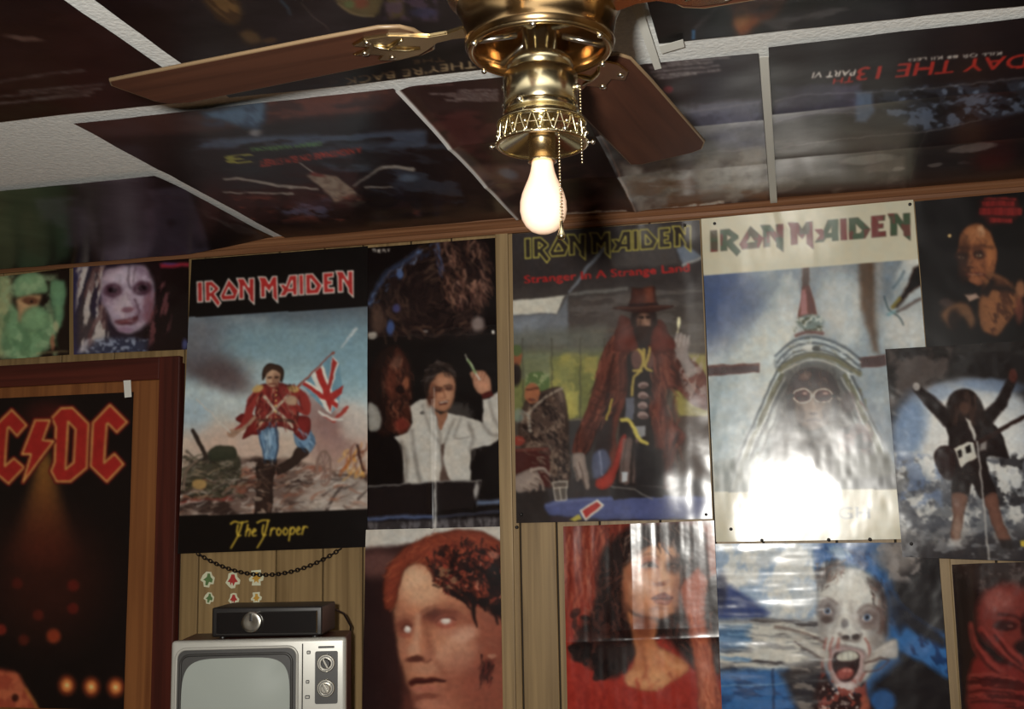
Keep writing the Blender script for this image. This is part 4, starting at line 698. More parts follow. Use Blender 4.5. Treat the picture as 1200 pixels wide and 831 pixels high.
def art_brown_jacket(c):
    c.fill((25, 17, 15)); c.tr(1060, 220, 4.157)
    rd = (158, 38, 36)
    for y, x0, x1, h in ((62, 384, 532, 10), (86, 376, 536, 26), (124, 358, 566, 34), (168, 408, 514, 22)):
        x = x0; k = 0
        while x < x1-8:
            w = 13+(k*7) % 9; c.p([(x, y-h/2), (x+w, y-h/2-1), (x+w, y+h/2), (x, y+h/2)], rd if k % 3 else (126, 28, 28), .9, .85); c.l([(x+w*.5, y-h*.2), (x+w*.5, y+h*.3)], 3, (80, 18, 18), .7, .6); x += w+2; k += 1
    c.p([(370, 70), (540, 62), (560, 130), (510, 182), (410, 184), (360, 140)], rd, 5, .35)
    c.e(345, 280, 84, 96, (146, 84, 46), 0, .25); c.p([(262, 300), (430, 290), (436, 400), (390, 470), (330, 480), (290, 430), (268, 370)], (134, 74, 42), 2, 1, True)
    c.e(366, 220, 22, 26, (206, 164, 126), 0, 1, .7); c.e(330, 240, 50, 34, (172, 106, 62), 0, 1, .7); c.e(412, 330, 26, 70, (176, 104, 54), 0, 1, .7); c.e(290, 400, 30, 60, (62, 34, 24), 0, 1, .8); c.l([(270, 300), (320, 306), (380, 294), (420, 300)], 12, (66, 36, 24), 2, .7, True)
    for x, y in ((272, 346), (358, 336)): c.e(x, y-4, 30, 24, (54, 30, 22), 0, 1, .95); c.e(x, y+1, 13, 7, (164, 140, 110), 0, .9, .9); c.e(x-2, y+1, 5, 5, (52, 32, 26), 0, .8); c.l([(x-20, y-6), (x, y-12), (x+20, y-6)], 6, (40, 22, 18), 1.6, .8, True)
    c.l([(314, 330), (306, 384), (326, 392)], 12, (170, 104, 62), 2, .8, True); c.e(314, 394, 18, 8, (60, 30, 22), 0, .7, .9); c.l([(296, 432), (340, 424), (384, 432)], 13, (92, 42, 32), 1.6, .95, True); c.l([(304, 430), (374, 428)], 4, (190, 150, 124), .9, .7); c.e(340, 458, 34, 14, (150, 88, 56), 0, .9, .7); c.strokes([(262, 220), (420, 210), (436, 400), (380, 470), (290, 440)], [(176, 108, 64), (92, 50, 33), (150, 84, 48), (66, 36, 26)], 130, 26, 6, 80, 50, 4, .35, .5, 1.4); c.e(286, 330, 26, 90, (50, 29, 22), 0, 1.1, .6)
    c.p([(400, 420), (470, 440), (520, 480), (560, 560), (470, 700), (430, 724), (370, 690), (356, 570), (380, 500)], (140, 86, 50), 3, .95, True); c.n([(380, 430), (540, 470), (560, 600), (420, 720), (360, 600)], (70, 38, 26), 44, .54, .1, .8, (1, 2), -30, 3)
    c.p([(360, 520), (424, 440), (440, 470), (400, 540)], (34, 22, 20), 3, .95); c.p([(290, 530), (340, 518), (360, 540), (310, 560)], (180, 146, 126), 2, .9); c.p([(170, 620), (230, 570), (300, 570), (340, 640), (320, 690), (280, 640), (220, 690)], (126, 84, 54), 4, .85, True); c.e(240, 650, 34, 50, (32, 20, 18), 0, 1, .9); c.e(200, 566, 34, 20, (84, 64, 58), 0, 1, .7); c.l([(420, 490), (500, 500), (560, 520)], 26, (38, 26, 22), 3, .9, True); c.e(560, 500, 24, 40, (150, 96, 62), 0, .9, .9); c.e(556, 600, 24, 60, (126, 62, 46), 0, 1, .7); c.e(214, 240, 9, 9, (206, 172, 110), 0, .6); c.tr(0, 0, 1)

def art_guitar(c):
    c.fill((40, 34, 34)); c.tr(1020, 400, 3.194)
    c.n([(60, 30), (300, 30), (260, 220), (60, 260)], (96, 84, 80), 70, .48, .2, .8); c.e(360, 360, 270, 210, (176, 186, 196), 0, .25, .95); c.e(340, 370, 220, 180, (226, 226, 222), 0, .7, .95); c.e(140, 330, 60, 120, (112, 142, 184), 10, 1, .85); c.e(440, 170, 120, 24, (116, 140, 176), 4, 1, .7); c.e(250, 200, 60, 30, (126, 148, 180), -20, 1, .6)
    c.p([(80, 560), (160, 500), (320, 540), (620, 520), (620, 830), (90, 830)], (130, 134, 140), 16, .85); c.n([(80, 420), (620, 420), (620, 800), (80, 800)], (214, 214, 210), 56, .52, .12, .8, seed=3); c.n([(80, 440), (620, 440), (620, 830), (80, 830)], (74, 76, 86), 50, .55, .1, .8, seed=6); c.n([(80, 420), (260, 420), (260, 620), (80, 620)], (110, 134, 176), 50, .55, .12, .6, seed=8); c.n([(450, 440), (640, 400), (640, 620), (450, 620)], (40, 36, 40), 34, .52, .1, .85, seed=11); c.e(536, 532, 20, 20, (206, 206, 204), 0, .5, .9); c.e(520, 490, 12, 12, (190, 192, 196), 0, .6, .8)
    c.p([(80, 720), (240, 740), (620, 700), (620, 900), (80, 900)], (52, 46, 48), 20, .85); c.n([(80, 700), (640, 690), (640, 880), (80, 880)], (132, 132, 136), 30, .58, .1, .7, (2, 1), 0, 9)
    bk = (40, 28, 27)
    c.l([(172, 186), (220, 232), (284, 296)], (34, 54), bk, 1.6, 1); c.l([(430, 290), (480, 240), (520, 150)], (54, 34), bk, 1.6, 1); c.e(168, 176, 14, 16, (196, 190, 186), 0, .5, .8); c.e(524, 136, 16, 26, (96, 48, 40), 0, .6, .9)
    c.p([(282, 290), (330, 262), (400, 262), (440, 300), (480, 350), (506, 420), (500, 440), (430, 436), (440, 500), (460, 572), (406, 590), (372, 536), (352, 588), (298, 572), (300, 480), (288, 400)], bk, 1.6, 1, True)
    c.p([(280, 262), (282, 222), (312, 190), (352, 184), (392, 208), (420, 262), (426, 310), (380, 320), (330, 312), (284, 320)], (46, 32, 29), 2, 1, True); c.n([(284, 190), (420, 190), (420, 312), (284, 312)], (84, 58, 48), 20, .56, .1, .6, (1, 4), 0, 5); c.e(346, 256, 20, 26, (96, 66, 54), 0, .7, .8)
    c.p([(352, 292), (368, 300), (388, 350), (384, 382)], (206, 200, 190), 1.4, .95); c.p([(404, 372), (430, 362), (424, 410), (402, 414)], (170, 164, 160), 2, .8)
    c.l([(372, 398), (470, 340), (600, 270)], (20, 14), (52, 32, 28), 1, 1); c.p([(230, 430), (252, 396), (300, 398), (316, 440), (310, 500), (284, 520), (250, 490)], (48, 26, 25), 1.6, 1, True); c.p([(306, 404), (352, 380), (376, 384), (392, 436), (352, 458), (330, 478)], (206, 202, 190), 1, 1); c.p([(316, 414), (330, 408), (336, 436), (322, 442)], (34, 26, 26), .8); c.p([(344, 398), (362, 390), (372, 416), (352, 424)], (34, 26, 26), .8)
    c.p([(300, 570), (354, 578), (344, 640), (324, 744), (294, 744), (302, 660)], (126, 90, 76), 1.6, 1, True); c.e(318, 700, 16, 40, (160, 132, 116), 4, 1, .7); c.p([(420, 588), (462, 572), (480, 650), (514, 740), (474, 748), (440, 660)], (120, 78, 64), 1.6, 1, True); c.p([(286, 740), (330, 740), (330, 766), (280, 766)], (190, 188, 186), 3, .8); c.p([(470, 744), (520, 738), (524, 776), (480, 776)], (40, 32, 32), 3, .9)
    c.l([(392, 380), (412, 560), (436, 840)], 7, (176, 172, 168), .8, .9); c.p([(550, 744), (640, 738), (640, 764), (552, 768)], (206, 176, 52), .9); c.tr(0, 0, 1)

def art_red_woman(c):
    c.fill((166, 48, 34)); c.warp(2.4, 12); c.tr(590, 590, 3.448)
    c.lin((250, 80), (250, 640), [(0, (124, 44, 32)), (.5, (146, 52, 36)), (1, (172, 46, 34))]); c.strokes([(240, 80), (480, 80), (440, 560), (250, 620)], [(188, 92, 64), (96, 32, 26), (160, 60, 42), (206, 124, 92)], 220, 110, 10, 92, 8, 3, .4)
    hr = (44, 27, 25)
    c.p([(470, 130), (540, 86), (700, 80), (800, 110), (860, 180), (880, 700), (790, 680), (710, 600), (640, 540), (520, 640), (480, 690), (430, 700), (372, 690), (330, 640), (286, 632), (276, 590), (320, 500), (352, 440), (380, 360), (384, 280), (410, 180)], hr, 5, 1, True, sh=0)
    c.strokes([(400, 120), (510, 110), (500, 660), (300, 650), (280, 580), (370, 400)], [(104, 54, 42), (28, 17, 17), (128, 70, 54), (66, 36, 32)], 260, 50, 6, lambda x, y: 100+30*math.sin(y/40), 35, 5, .55, .8); c.dabs([(290, 440), (500, 440), (490, 690), (290, 640)], [(34, 20, 20), (84, 44, 36), (58, 32, 28)], 120, 16, 4, 1.6, .6); c.strokes([(620, 470), (770, 470), (790, 660), (640, 560)], [(90, 46, 36), (30, 18, 18), (120, 62, 46)], 90, 60, 6, 70, 30, 6, .5, .7); c.strokes([(540, 86), (820, 86), (820, 200), (600, 170)], [(170, 156, 146), (60, 40, 36), (130, 112, 104), (34, 22, 22)], 90, 60, 7, 80, 25, 8, .5, .5)
    face = [(490, 300), (502, 230), (548, 176), (620, 156), (690, 176), (722, 240), (726, 312), (712, 380), (690, 438), (640, 466), (584, 456), (528, 432), (496, 370)]
    c.p(face, (206, 132, 90), 3, 1, True, sh=.3, sw=5); c.e(516, 330, 30, 110, (168, 94, 62), 4, 1.1, .85); c.e(640, 206, 60, 40, (222, 168, 130), 0, 1.2, .8); c.e(640, 300, 60, 60, (220, 160, 122), 0, 1.2, .7); c.e(560, 330, 40, 60, (216, 158, 122), 10, 1.1, .7); c.e(706, 360, 24, 70, (160, 104, 82), 0, 1.1, .75); c.e(600, 440, 50, 24, (186, 122, 88), 0, 1.1, .7); c.strokes(face, [(224, 184, 152), (188, 122, 90), (206, 150, 116)], 90, 40, 9, 80, 30, 3, .14, .3, 3)
    # eyes looking up, nose, lips
    c.e(592, 240, 42, 24, (170, 100, 76), -6, 1.1, .8); c.l([(550, 222), (586, 202), (626, 212)], (4, 8), (92, 54, 42), 2.2, .65, True); c.p([(562, 256), (580, 246), (600, 244), (622, 254), (604, 262), (580, 263)], (176, 150, 134), 1.4, 1, True); c.e(596, 252, 11, 9, (40, 24, 22), 0, .5, .95); c.l([(558, 256), (580, 243), (602, 241), (626, 255)], (4, 6), (52, 30, 26), 1.2, .9, True); c.l([(566, 266), (596, 268), (618, 260)], 3, (140, 84, 66), 1.6, .6, True)
    c.e(694, 250, 34, 34, (74, 48, 42), 0, 1, .85); c.l([(672, 250), (688, 244), (706, 252)], 6, (38, 24, 22), 1.4, .85, True); c.e(688, 254, 8, 4, (146, 118, 104), 0, .7, .7)
    c.l([(640, 236), (654, 290), (650, 318)], (9, 16), (232, 192, 160), 3.4, .8, True); c.l([(630, 250), (624, 300), (616, 320)], 9, (176, 112, 84), 3.4, .6, True); c.e(640, 324, 26, 9, (146, 84, 64), -8, 1, .85); c.e(664, 316, 12, 9, (196, 138, 110), 0, 1, .8)
    c.e(650, 348, 26, 9, (200, 146, 116), 0, 1, .7); c.p([(604, 382), (628, 366), (648, 360), (660, 364), (688, 376), (664, 386), (634, 388)], (150, 78, 64), 1.6, 1, True); c.p([(608, 386), (640, 391), (686, 380), (668, 404), (634, 410)], (176, 100, 82), 2, 1, True); c.l([(604, 383), (644, 386), (688, 378)], 4, (84, 40, 34), 1, .9, True); c.e(640, 398, 20, 5, (206, 140, 120), -4, 1, .7); c.e(636, 424, 34, 8, (164, 100, 74), 0, 1, .7)
    # fringe
    c.p([(494, 250), (500, 160), (560, 116), (650, 120), (620, 150), (566, 180), (520, 230)], hr, 3, .95, True, sh=0); c.strokes([(500, 120), (720, 110), (720, 200), (560, 200), (500, 260)], [hr, (84, 52, 44), (32, 20, 20), (150, 120, 104)], 90, 60, 7, lambda x, y: 120 if x < 580 else 80, 22, 9, .8, .4); c.p([(700, 150), (770, 170), (780, 340), (730, 440), (722, 330), (716, 220)], hr, 4, .95, True, sh=0); c.strokes([(700, 150), (780, 170), (780, 340), (730, 430)], [(28, 18, 18), (96, 66, 58), (140, 112, 102)], 60, 50, 6, 95, 20, 3, .6)
    c.p([(506, 436), (560, 462), (622, 470), (618, 540), (640, 580), (720, 620), (756, 664), (700, 716), (610, 760), (540, 750), (484, 716), (520, 660), (534, 600), (520, 520)], (190, 112, 68), 3, 1, True, sh=.3); c.e(566, 500, 40, 50, (128, 64, 42), 0, 1.1, .9); c.e(600, 706, 76, 40, (216, 150, 98), 0, 1.1, .9); c.e(524, 706, 34, 30, (208, 136, 86), 0, 1, .8); c.l([(560, 560), (576, 640), (570, 700)], 16, (146, 78, 50), 5, .7, True); c.l([(640, 600), (680, 650), (720, 660)], 14, (222, 160, 106), 4, .7, True); c.e(600, 640, 20, 50, (206, 132, 84), 0, 1.1, .7)
    c.p([(240, 640), (320, 650), (400, 700), (470, 690), (500, 740), (560, 768), (640, 760), (720, 704), (770, 668), (870, 690), (910, 920), (240, 920)], (168, 44, 32), 4, 1); c.strokes([(250, 690), (870, 720), (890, 900), (250, 900)], [(132, 30, 24), (190, 60, 44), (150, 38, 28)], 120, 80, 14, 80, 40, 7, .35, .4, 2)
    c.p([(372, 640), (400, 690), (440, 704), (470, 690), (504, 600), (420, 560)], hr, 5, 1, True, sh=0); c.dabs([(360, 620), (490, 620), (480, 704), (380, 700)], [hr, (30, 18, 18)], 30, 14, 3, 1.5, .9); c.dabs([(270, 580), (350, 560), (340, 650), (290, 650)], [hr, (30, 18, 18)], 26, 14, 5, 1.5, .9)
    c.p([(720, 340), (760, 280), (800, 250), (832, 300), (822, 400), (826, 500), (852, 640), (896, 920), (808, 920), (780, 700), (760, 560), (740, 460)], (180, 88, 58), 3, 1, True, sh=.35); c.strokes([(730, 340), (826, 300), (890, 880), (808, 880)], [(218, 136, 102), (150, 66, 44), (200, 108, 76), (128, 50, 38)], 110, 80, 8, 82, 14, 3, .45); c.p([(806, 86), (852, 80), (868, 280), (838, 300), (820, 180)], (170, 92, 66), 3, .95); c.strokes([(806, 86), (860, 80), (866, 290), (830, 290)], [(206, 140, 112), (120, 60, 46)], 30, 60, 7, 85, 10, 3, .5); c.p([(776, 130), (820, 120), (828, 300), (790, 260)], (66, 40, 37), 3, .85); c.tr(0, 0, 1)

def art_blue_scream(c):
    c.fill((52, 96, 152)); c.tr(830, 620, 3.94)
    c.p([(30, 60), (500, 60), (520, 420), (280, 420), (170, 310), (40, 240)], (188, 196, 202), 6); c.n([(30, 60), (500, 60), (520, 420), (280, 420), (40, 240)], (138, 166, 200), 70, .52, .14, .75, (1, 1.4), 30, 3); c.n([(30, 60), (500, 60), (520, 420), (280, 420), (40, 240)], (222, 220, 210), 60, .55, .14, .8, (1, 1.4), 20, 6)  # pale upper corner: pale artwork with flash glare painted in as well
    c.p([(40, 230), (110, 260), (200, 320), (285, 385), (250, 415), (40, 410)], (50, 68, 128), 5); c.e(60, 280, 30, 80, (40, 40, 66), 0, 1, .8)
    st = [(40, 410), (540, 410), (545, 640), (380, 700), (360, 640), (50, 660)]
    c.p(st, (150, 148, 146), 5); c.n(st, (206, 202, 190), 26, .5, .1, .9, (9, 1), 4, 4); c.n(st, (66, 58, 60), 24, .55, .08, .85, (9, 1), 3, 7); c.p([(40, 440), (190, 450), (170, 540), (40, 560)], (62, 122, 184), 8, .7); c.n([(40, 440), (200, 440), (200, 620), (40, 620)], (70, 130, 190), 30, .5, .1, .6, (8, 1), 3, 9)
    c.p([(50, 650), (370, 640), (420, 850), (60, 850)], (48, 104, 170), 6); c.n([(50, 640), (380, 640), (420, 850), (60, 850)], (26, 56, 104), 40, .55, .12, .7, (3, 1), 4, 5); c.l([(300, 640), (306, 840)], 10, (28, 44, 80), 1.4, .8); c.l([(60, 716), (380, 706)], 5, (150, 178, 206), 1, .6)
    c.p([(330, 650), (520, 600), (520, 850), (420, 850)], (52, 42, 42), 6, .9); c.n([(380, 640), (530, 620), (530, 850), (420, 850)], (150, 138, 128), 26, .56, .1, .7, (4, 1), 8, 5)
    c.p([(820, 50), (1080, 50), (1140, 860), (700, 860), (760, 700), (880, 600), (860, 400)], (34, 28, 31), 8); c.e(860, 130, 90, 70, (126, 116, 110), 0, 1, .85); c.n([(760, 60), (1000, 60), (960, 240), (780, 240)], (150, 142, 138), 50, .52, .14, .7, seed=5)
    bl = (48, 104, 170)
    c.p([(490, 70), (640, 62), (740, 110), (830, 240), (900, 360), (1000, 440), (1110, 500), (1120, 680), (1000, 620), (900, 570), (850, 520), (800, 330), (720, 200), (580, 150), (500, 200)], bl, 4, 1, True); c.n([(490, 70), (740, 110), (900, 360), (1110, 500), (1110, 670), (860, 540), (720, 200)], (26, 52, 100), 46, .54, .1, .85, (1, 2.4), -40, 6); c.n([(490, 70), (740, 90), (880, 330), (700, 190)], (150, 172, 190), 40, .53, .12, .75, (1, 2.4), -40, 8); c.p([(870, 340), (1090, 500), (1090, 540), (960, 480), (880, 420)], (34, 28, 32), 5, .9); c.p([(820, 250), (930, 400), (880, 480), (830, 400)], (34, 34, 46), 6, .85); c.e(800, 790, 60, 60, (40, 88, 150), 20, .6, .95)
    face = [(500, 330), (506, 240), (550, 190), (640, 168), (720, 190), (780, 260), (806, 350), (802, 450), (800, 540), (770, 610), (730, 690), (670, 740), (600, 734), (560, 690), (540, 600), (524, 480), (506, 400)]
    c.p(face, (196, 194, 188), 4, 1, True, sh=.35, sw=5); c.e(640, 270, 90, 80, (226, 224, 214), 0, 1.2, .9); c.e(780, 480, 44, 100, (138, 128, 124), 0, 1.1, .85); c.e(526, 460, 24, 70, (154, 146, 140), 0, 1.1, .75); c.e(600, 330, 40, 40, (214, 212, 206), 0, 1.1, .6); c.strokes(face, [(222, 220, 212), (160, 154, 150), (190, 186, 180)], 140, 46, 9, 80, 40, 3, .2, .4, 2.4)
    c.p([(496, 210), (536, 160), (600, 146), (622, 172), (570, 196), (524, 260)], (70, 52, 47), 5, .9, True); c.strokes([(490, 150), (620, 140), (620, 200), (510, 300)], [(48, 35, 33), (130, 92, 78), (84, 62, 56)], 70, 30, 7, 130, 40, 3, .7, .5); c.p([(730, 236), (784, 240), (826, 340), (818, 480), (790, 440), (784, 320)], (70, 50, 46), 5, .9, True); c.strokes([(730, 226), (800, 230), (826, 470), (780, 440)], [(150, 104, 88), (46, 34, 32), (104, 72, 62)], 60, 34, 7, 75, 30, 4, .6, .5)
    # wide eyes
    c.e(548, 376, 44, 52, (112, 98, 96), 0, 1, .9); c.e(738, 402, 50, 46, (118, 98, 94), 0, 1, .9); c.l([(512, 346), (546, 312), (592, 340)], (7, 10), (104, 84, 80), 2.4, .75, True); c.l([(690, 376), (730, 344), (788, 372)], (8, 12), (92, 70, 64), 2.4, .8, True); c.l([(776, 360), (800, 400), (786, 470)], 14, (96, 64, 58), 3, .7, True)
    for x, y, rx in ((549, 374, 23), (730, 402, 25)): c.e(x, y, rx, 19, (204, 204, 200), 0, .6); c.e(x-1, y, 13, 15, (82, 100, 134), 0, .6, .95); c.e(x-1, y, 6, 7, (24, 22, 28), 0, .7); c.l([(x-rx, y-2), (x, y-20), (x+rx, y-3)], 6, (70, 52, 50), 1.4, .85, True); c.l([(x-rx, y+4), (x, y+20), (x+rx, y+4)], 4, (120, 90, 86), 1.6, .7, True)
    c.e(545, 414, 26, 14, (84, 66, 62), 0, 1, .8); c.e(736, 444, 34, 12, (140, 124, 118), 0, 1, .7)
    # nose
    c.l([(612, 330), (594, 410), (574, 470)], 12, (150, 140, 134), 3.4, .7, True); c.l([(650, 330), (672, 420), (690, 470)], 18, (166, 156, 150), 4, .7, True); c.l([(632, 320), (632, 400), (646, 452)], (16, 26), (228, 226, 216), 4, .8, True); c.e(628, 432, 18, 24, (96, 88, 92), 0, 1, .7); c.e(650, 470, 34, 20, (206, 202, 194), 0, 1, .8); c.e(632, 494, 18, 12, (60, 48, 47), 10, .8, .9); c.e(678, 492, 20, 13, (60, 48, 47), -10, .8, .9); c.l([(604, 478), (624, 506), (652, 510), (690, 506), (704, 480)], 9, (96, 78, 74), 2.4, .8, True)
    # open mouth with teeth and tongue
    c.p([(552, 560), (588, 528), (640, 534), (704, 546), (730, 590), (716, 660), (680, 724), (620, 740), (574, 704), (552, 630)], (196, 164, 160), 3, 1, True, sh=.45, sw=4); c.p([(572, 582), (602, 556), (682, 564), (698, 604), (680, 664), (642, 696), (600, 684), (574, 632)], (52, 27, 28), 2, 1, True); c.p([(588, 576), (620, 556), (674, 562), (690, 590), (640, 604), (600, 600)], (208, 206, 190), 1.8, 1, True); c.l([(640, 560), (642, 600)], 2, (120, 110, 100), 1, .6); c.l([(612, 562), (614, 600)], 2, (120, 110, 100), 1, .5); c.l([(664, 562), (666, 596)], 2, (120, 110, 100), 1, .5); c.e(628, 660, 40, 26, (166, 80, 72), -10, .7); c.e(640, 646, 22, 9, (204, 128, 118), 0, 1, .8); c.l([(640, 640), (630, 680)], 5, (110, 48, 46), 1.6, .6); c.e(624, 716, 50, 14, (218, 204, 198), 0, 1, .85)
    for q in ([(574, 496), (558, 560), (562, 640)], [(722, 500), (742, 552), (728, 630)], [(540, 500), (524, 640), (540, 770)], [(600, 500), (596, 540)], [(700, 690), (722, 650)]): c.l(q, (8, 10), (158, 66, 54), 2, .75, True)
    c.p([(300, 440), (400, 470), (520, 540), (556, 570), (540, 610), (470, 560), (380, 500)], (196, 190, 180), 3, .9, True); c.l([(310, 446), (420, 468), (530, 510)], 9, (88, 62, 56), 2, .8, True); c.l([(400, 520), (500, 580), (530, 590)], 6, (74, 52, 48), 1.6, .8, True)
    c.p([(716, 650), (760, 620), (800, 596), (866, 590), (876, 540), (860, 500), (800, 520), (740, 580), (720, 600)], (186, 178, 170), 3, .95, True); c.l([(724, 610), (790, 590), (820, 596)], 7, (74, 46, 42), 1.4, .9, True); c.l([(720, 650), (780, 640), (830, 600)], 6, (92, 56, 50), 1.4, .8, True); c.l([(760, 560), (840, 520)], 9, (210, 204, 196), 2, .7)
    c.p([(520, 640), (556, 690), (600, 740), (670, 744), (716, 700), (730, 780), (760, 860), (500, 860)], (54, 30, 30), 4, 1, True); c.n([(520, 660), (720, 700), (740, 850), (510, 850)], (164, 70, 56), 26, .58, .08, .8, (1, 1.4), 20, 3); c.n([(520, 700), (700, 740), (700, 850), (510, 850)], (206, 190, 180), 22, .64, .08, .8, seed=9); c.e(720, 800, 20, 40, (176, 92, 66), 0, .9, .7); c.tr(0, 0, 1)

def art_red_hand(c):
    c.fill((44, 28, 27)); c.tr(1090, 630, 4.136)
    c.p([(90, 120), (480, 110), (480, 220), (300, 200), (160, 260), (120, 240)], (62, 50, 48), 10, .7); c.n([(90, 120), (480, 110), (480, 260), (120, 260)], (110, 96, 92), 40, .58, .12, .6, seed=3)
    c.e(370, 380, 150, 160, (128, 48, 41), 0, .4, .95); c.e(330, 300, 80, 50, (150, 70, 60), 0, 1, .8); c.l([(330, 370), (400, 380), (440, 400)], 16, (66, 26, 24), 2, .8, True); c.e(360, 424, 56, 26, (52, 22, 22), 0, .8, .9); c.e(380, 424, 14, 10, (108, 62, 56), 0, .6, .8); c.e(450, 430, 20, 60, (42, 20, 20), 0, 1, .8); c.e(440, 520, 40, 30, (40, 22, 22), 0, .9, .9)
    c.p([(180, 640), (240, 560), (330, 600), (480, 640), (480, 900), (190, 900)], (122, 38, 34), 5, 1, True)
    for q, w in (([(190, 420), (210, 510), (270, 590), (340, 650)], (30, 50)), ([(240, 440), (300, 510), (380, 580), (460, 640)], (26, 46)), ([(300, 450), (360, 520), (430, 590)], (24, 40)), ([(190, 670), (280, 664), (400, 690)], (34, 44)), ([(186, 720), (280, 716), (400, 730)], (34, 44)), ([(190, 770), (280, 766), (400, 780)], (34, 44))):
        c.l(q, w, (134, 46, 40), 2, 1, True); c.l([(x+4, y+22) for x, y in q], 9, (50, 20, 20), 2, .8, True); c.l([(x, y-8) for x, y in q], 8, (166, 72, 62), 2, .5, True)
    c.n([(180, 620), (480, 620), (480, 850), (180, 850)], (60, 22, 22), 24, .57, .1, .7, (4, 1), 6, 5); c.p([(90, 140), (180, 200), (170, 500), (160, 900), (100, 900)], (38, 30, 30), 10, .9); c.tr(0, 0, 1)

def art_surgeon(c):
    c.fill((32, 23, 19)); c.tr(0, 290, 4.375)
    gr = (98, 134, 94)
    c.p([(-200, 170), (20, 140), (66, 160), (70, 560), (-200, 580)], (138, 146, 102), 6, 1); c.n([(-200, 150), (66, 150), (66, 560), (-200, 560)], (108, 126, 88), 40, .52, .14, .7, (1, 2), 0, 3)
    c.p([(66, 300), (110, 320), (190, 300), (260, 330), (300, 420), (262, 500), (200, 560), (130, 580), (40, 560), (20, 460)], gr, 4, 1, True); c.p([(74, 240), (80, 170), (130, 132), (200, 132), (244, 170), (250, 236), (180, 246), (110, 262)], (104, 138, 98), 3, 1, True); c.n([(20, 140), (300, 140), (300, 570), (20, 570)], (132, 158, 116), 50, .54, .14, .6, seed=4); c.n([(20, 300), (300, 300), (300, 570), (20, 570)], (70, 104, 70), 50, .56, .14, .6, seed=6)
    c.p([(94, 270), (150, 250), (216, 252), (206, 300), (184, 350), (150, 384), (108, 380), (100, 320)], (168, 130, 90), 3, 1, True); c.e(164, 276, 44, 18, (92, 54, 38), 0, .8, .9); c.e(170, 280, 8, 6, (40, 26, 22), 0, .6); c.p([(120, 340), (190, 300), (250, 340), (240, 420), (130, 420)], (104, 142, 100), 4, .95, True)
    c.p([(270, 180), (310, 166), (346, 190), (340, 300), (326, 400), (290, 420), (280, 330), (262, 250)], (88, 126, 90), 3, 1, True); c.e(294, 408, 16, 30, (150, 150, 112), 0, .9, .8); c.e(276, 490, 12, 40, (150, 92, 66), 0, .8, .8); c.l([(200, 545), (350, 535)], 6, (132, 116, 76), 1.4, .7); c.tr(0, 0, 1)

def art_pale_woman(c):
    c.fill((30, 22, 26)); c.tr(0, 290, 4.375)
    c.lin((390, 300), (960, 300), [(0, (52, 46, 76)), (.3, (46, 34, 48)), (.75, (34, 21, 22)), (1, (28, 18, 18))])
    c.p([(480, 100), (520, 94), (500, 200), (480, 330), (560, 420), (560, 520), (430, 560), (400, 400), (430, 220)], (64, 54, 58), 6, 1, True); c.n([(400, 100), (540, 100), (570, 520), (410, 540)], (186, 174, 168), 30, .55, .08, .9, (1, 5), 12, 3); c.n([(400, 100), (540, 100), (570, 520), (410, 540)], (96, 62, 62), 30, .58, .08, .7, (1, 4), 12, 8)
    face = [(524, 200), (540, 130), (620, 100), (740, 96), (790, 150), (806, 240), (794, 330), (750, 400), (690, 440), (630, 436), (584, 390), (552, 320), (530, 270)]
    c.p(face, (158, 138, 156), 3, 1, True); c.n(face, (120, 92, 112), 60, .54, .16, .7, (1, 1.3), 0, 4); c.e(640, 150, 70, 40, (184, 166, 182), 0, 1, .85); c.e(640, 300, 40, 50, (182, 164, 172), 0, 1, .7); c.e(770, 320, 30, 70, (120, 76, 92), 0, 1, .8)
    for x, y in ((586, 222), (738, 212)): c.e(x, y, 50, 38, (72, 42, 56), 0, .6, .95); c.e(x, y-2, 24, 16, (28, 16, 22), 0, .6, .95)
    c.l([(668, 100), (664, 170), (676, 210)], 8, (74, 56, 66), 1.6, .8, True); c.l([(700, 100), (690, 180)], 5, (84, 66, 74), 1.4, .7); c.l([(660, 220), (650, 290), (680, 320)], 14, (190, 174, 184), 3, .7, True); c.e(664, 322, 34, 14, (112, 66, 80), 0, .8, .85); c.l([(700, 270), (722, 330), (716, 360)], 7, (72, 42, 54), 1.6, .8, True)
    c.p([(600, 378), (650, 368), (716, 358), (700, 392), (650, 402), (614, 396)], (92, 38, 46), 2.4, .95, True); c.e(652, 382, 40, 7, (132, 78, 82), -6, .9, .7); c.strokes([(530, 160), (790, 140), (790, 330), (700, 430), (590, 390)], [(186, 170, 184), (112, 84, 102), (140, 116, 134)], 90, 40, 8, 80, 40, 5, .25, .5, 2); c.e(650, 424, 40, 14, (136, 104, 130), 0, .9, .8)
    c.p([(770, 100), (840, 110), (850, 300), (800, 420), (770, 520), (740, 480), (790, 360), (812, 240)], (36, 22, 24), 5, .95, True); c.n([(780, 180), (880, 180), (880, 420), (760, 520)], (112, 62, 66), 22, .58, .08, .8, (1, 5), 16, 5)
    c.p([(410, 545), (500, 480), (640, 460), (760, 480), (760, 545), (520, 552)], (52, 56, 78), 6, .9); c.n([(410, 545), (500, 470), (760, 470), (760, 545)], (150, 160, 184), 20, .58, .1, .7, seed=6); c.p([(406, 540), (440, 480), (470, 470), (450, 530)], (168, 162, 172), 3, .8)
    c.p([(828, 88), (976, 82), (982, 100), (834, 110)], (142, 34, 50), 2, .95); c.e(880, 86, 40, 6, (84, 56, 120), 0, .9, .7); c.e(956, 500, 14, 30, (70, 78, 130), 0, 1, .8); c.tr(0, 0, 1)

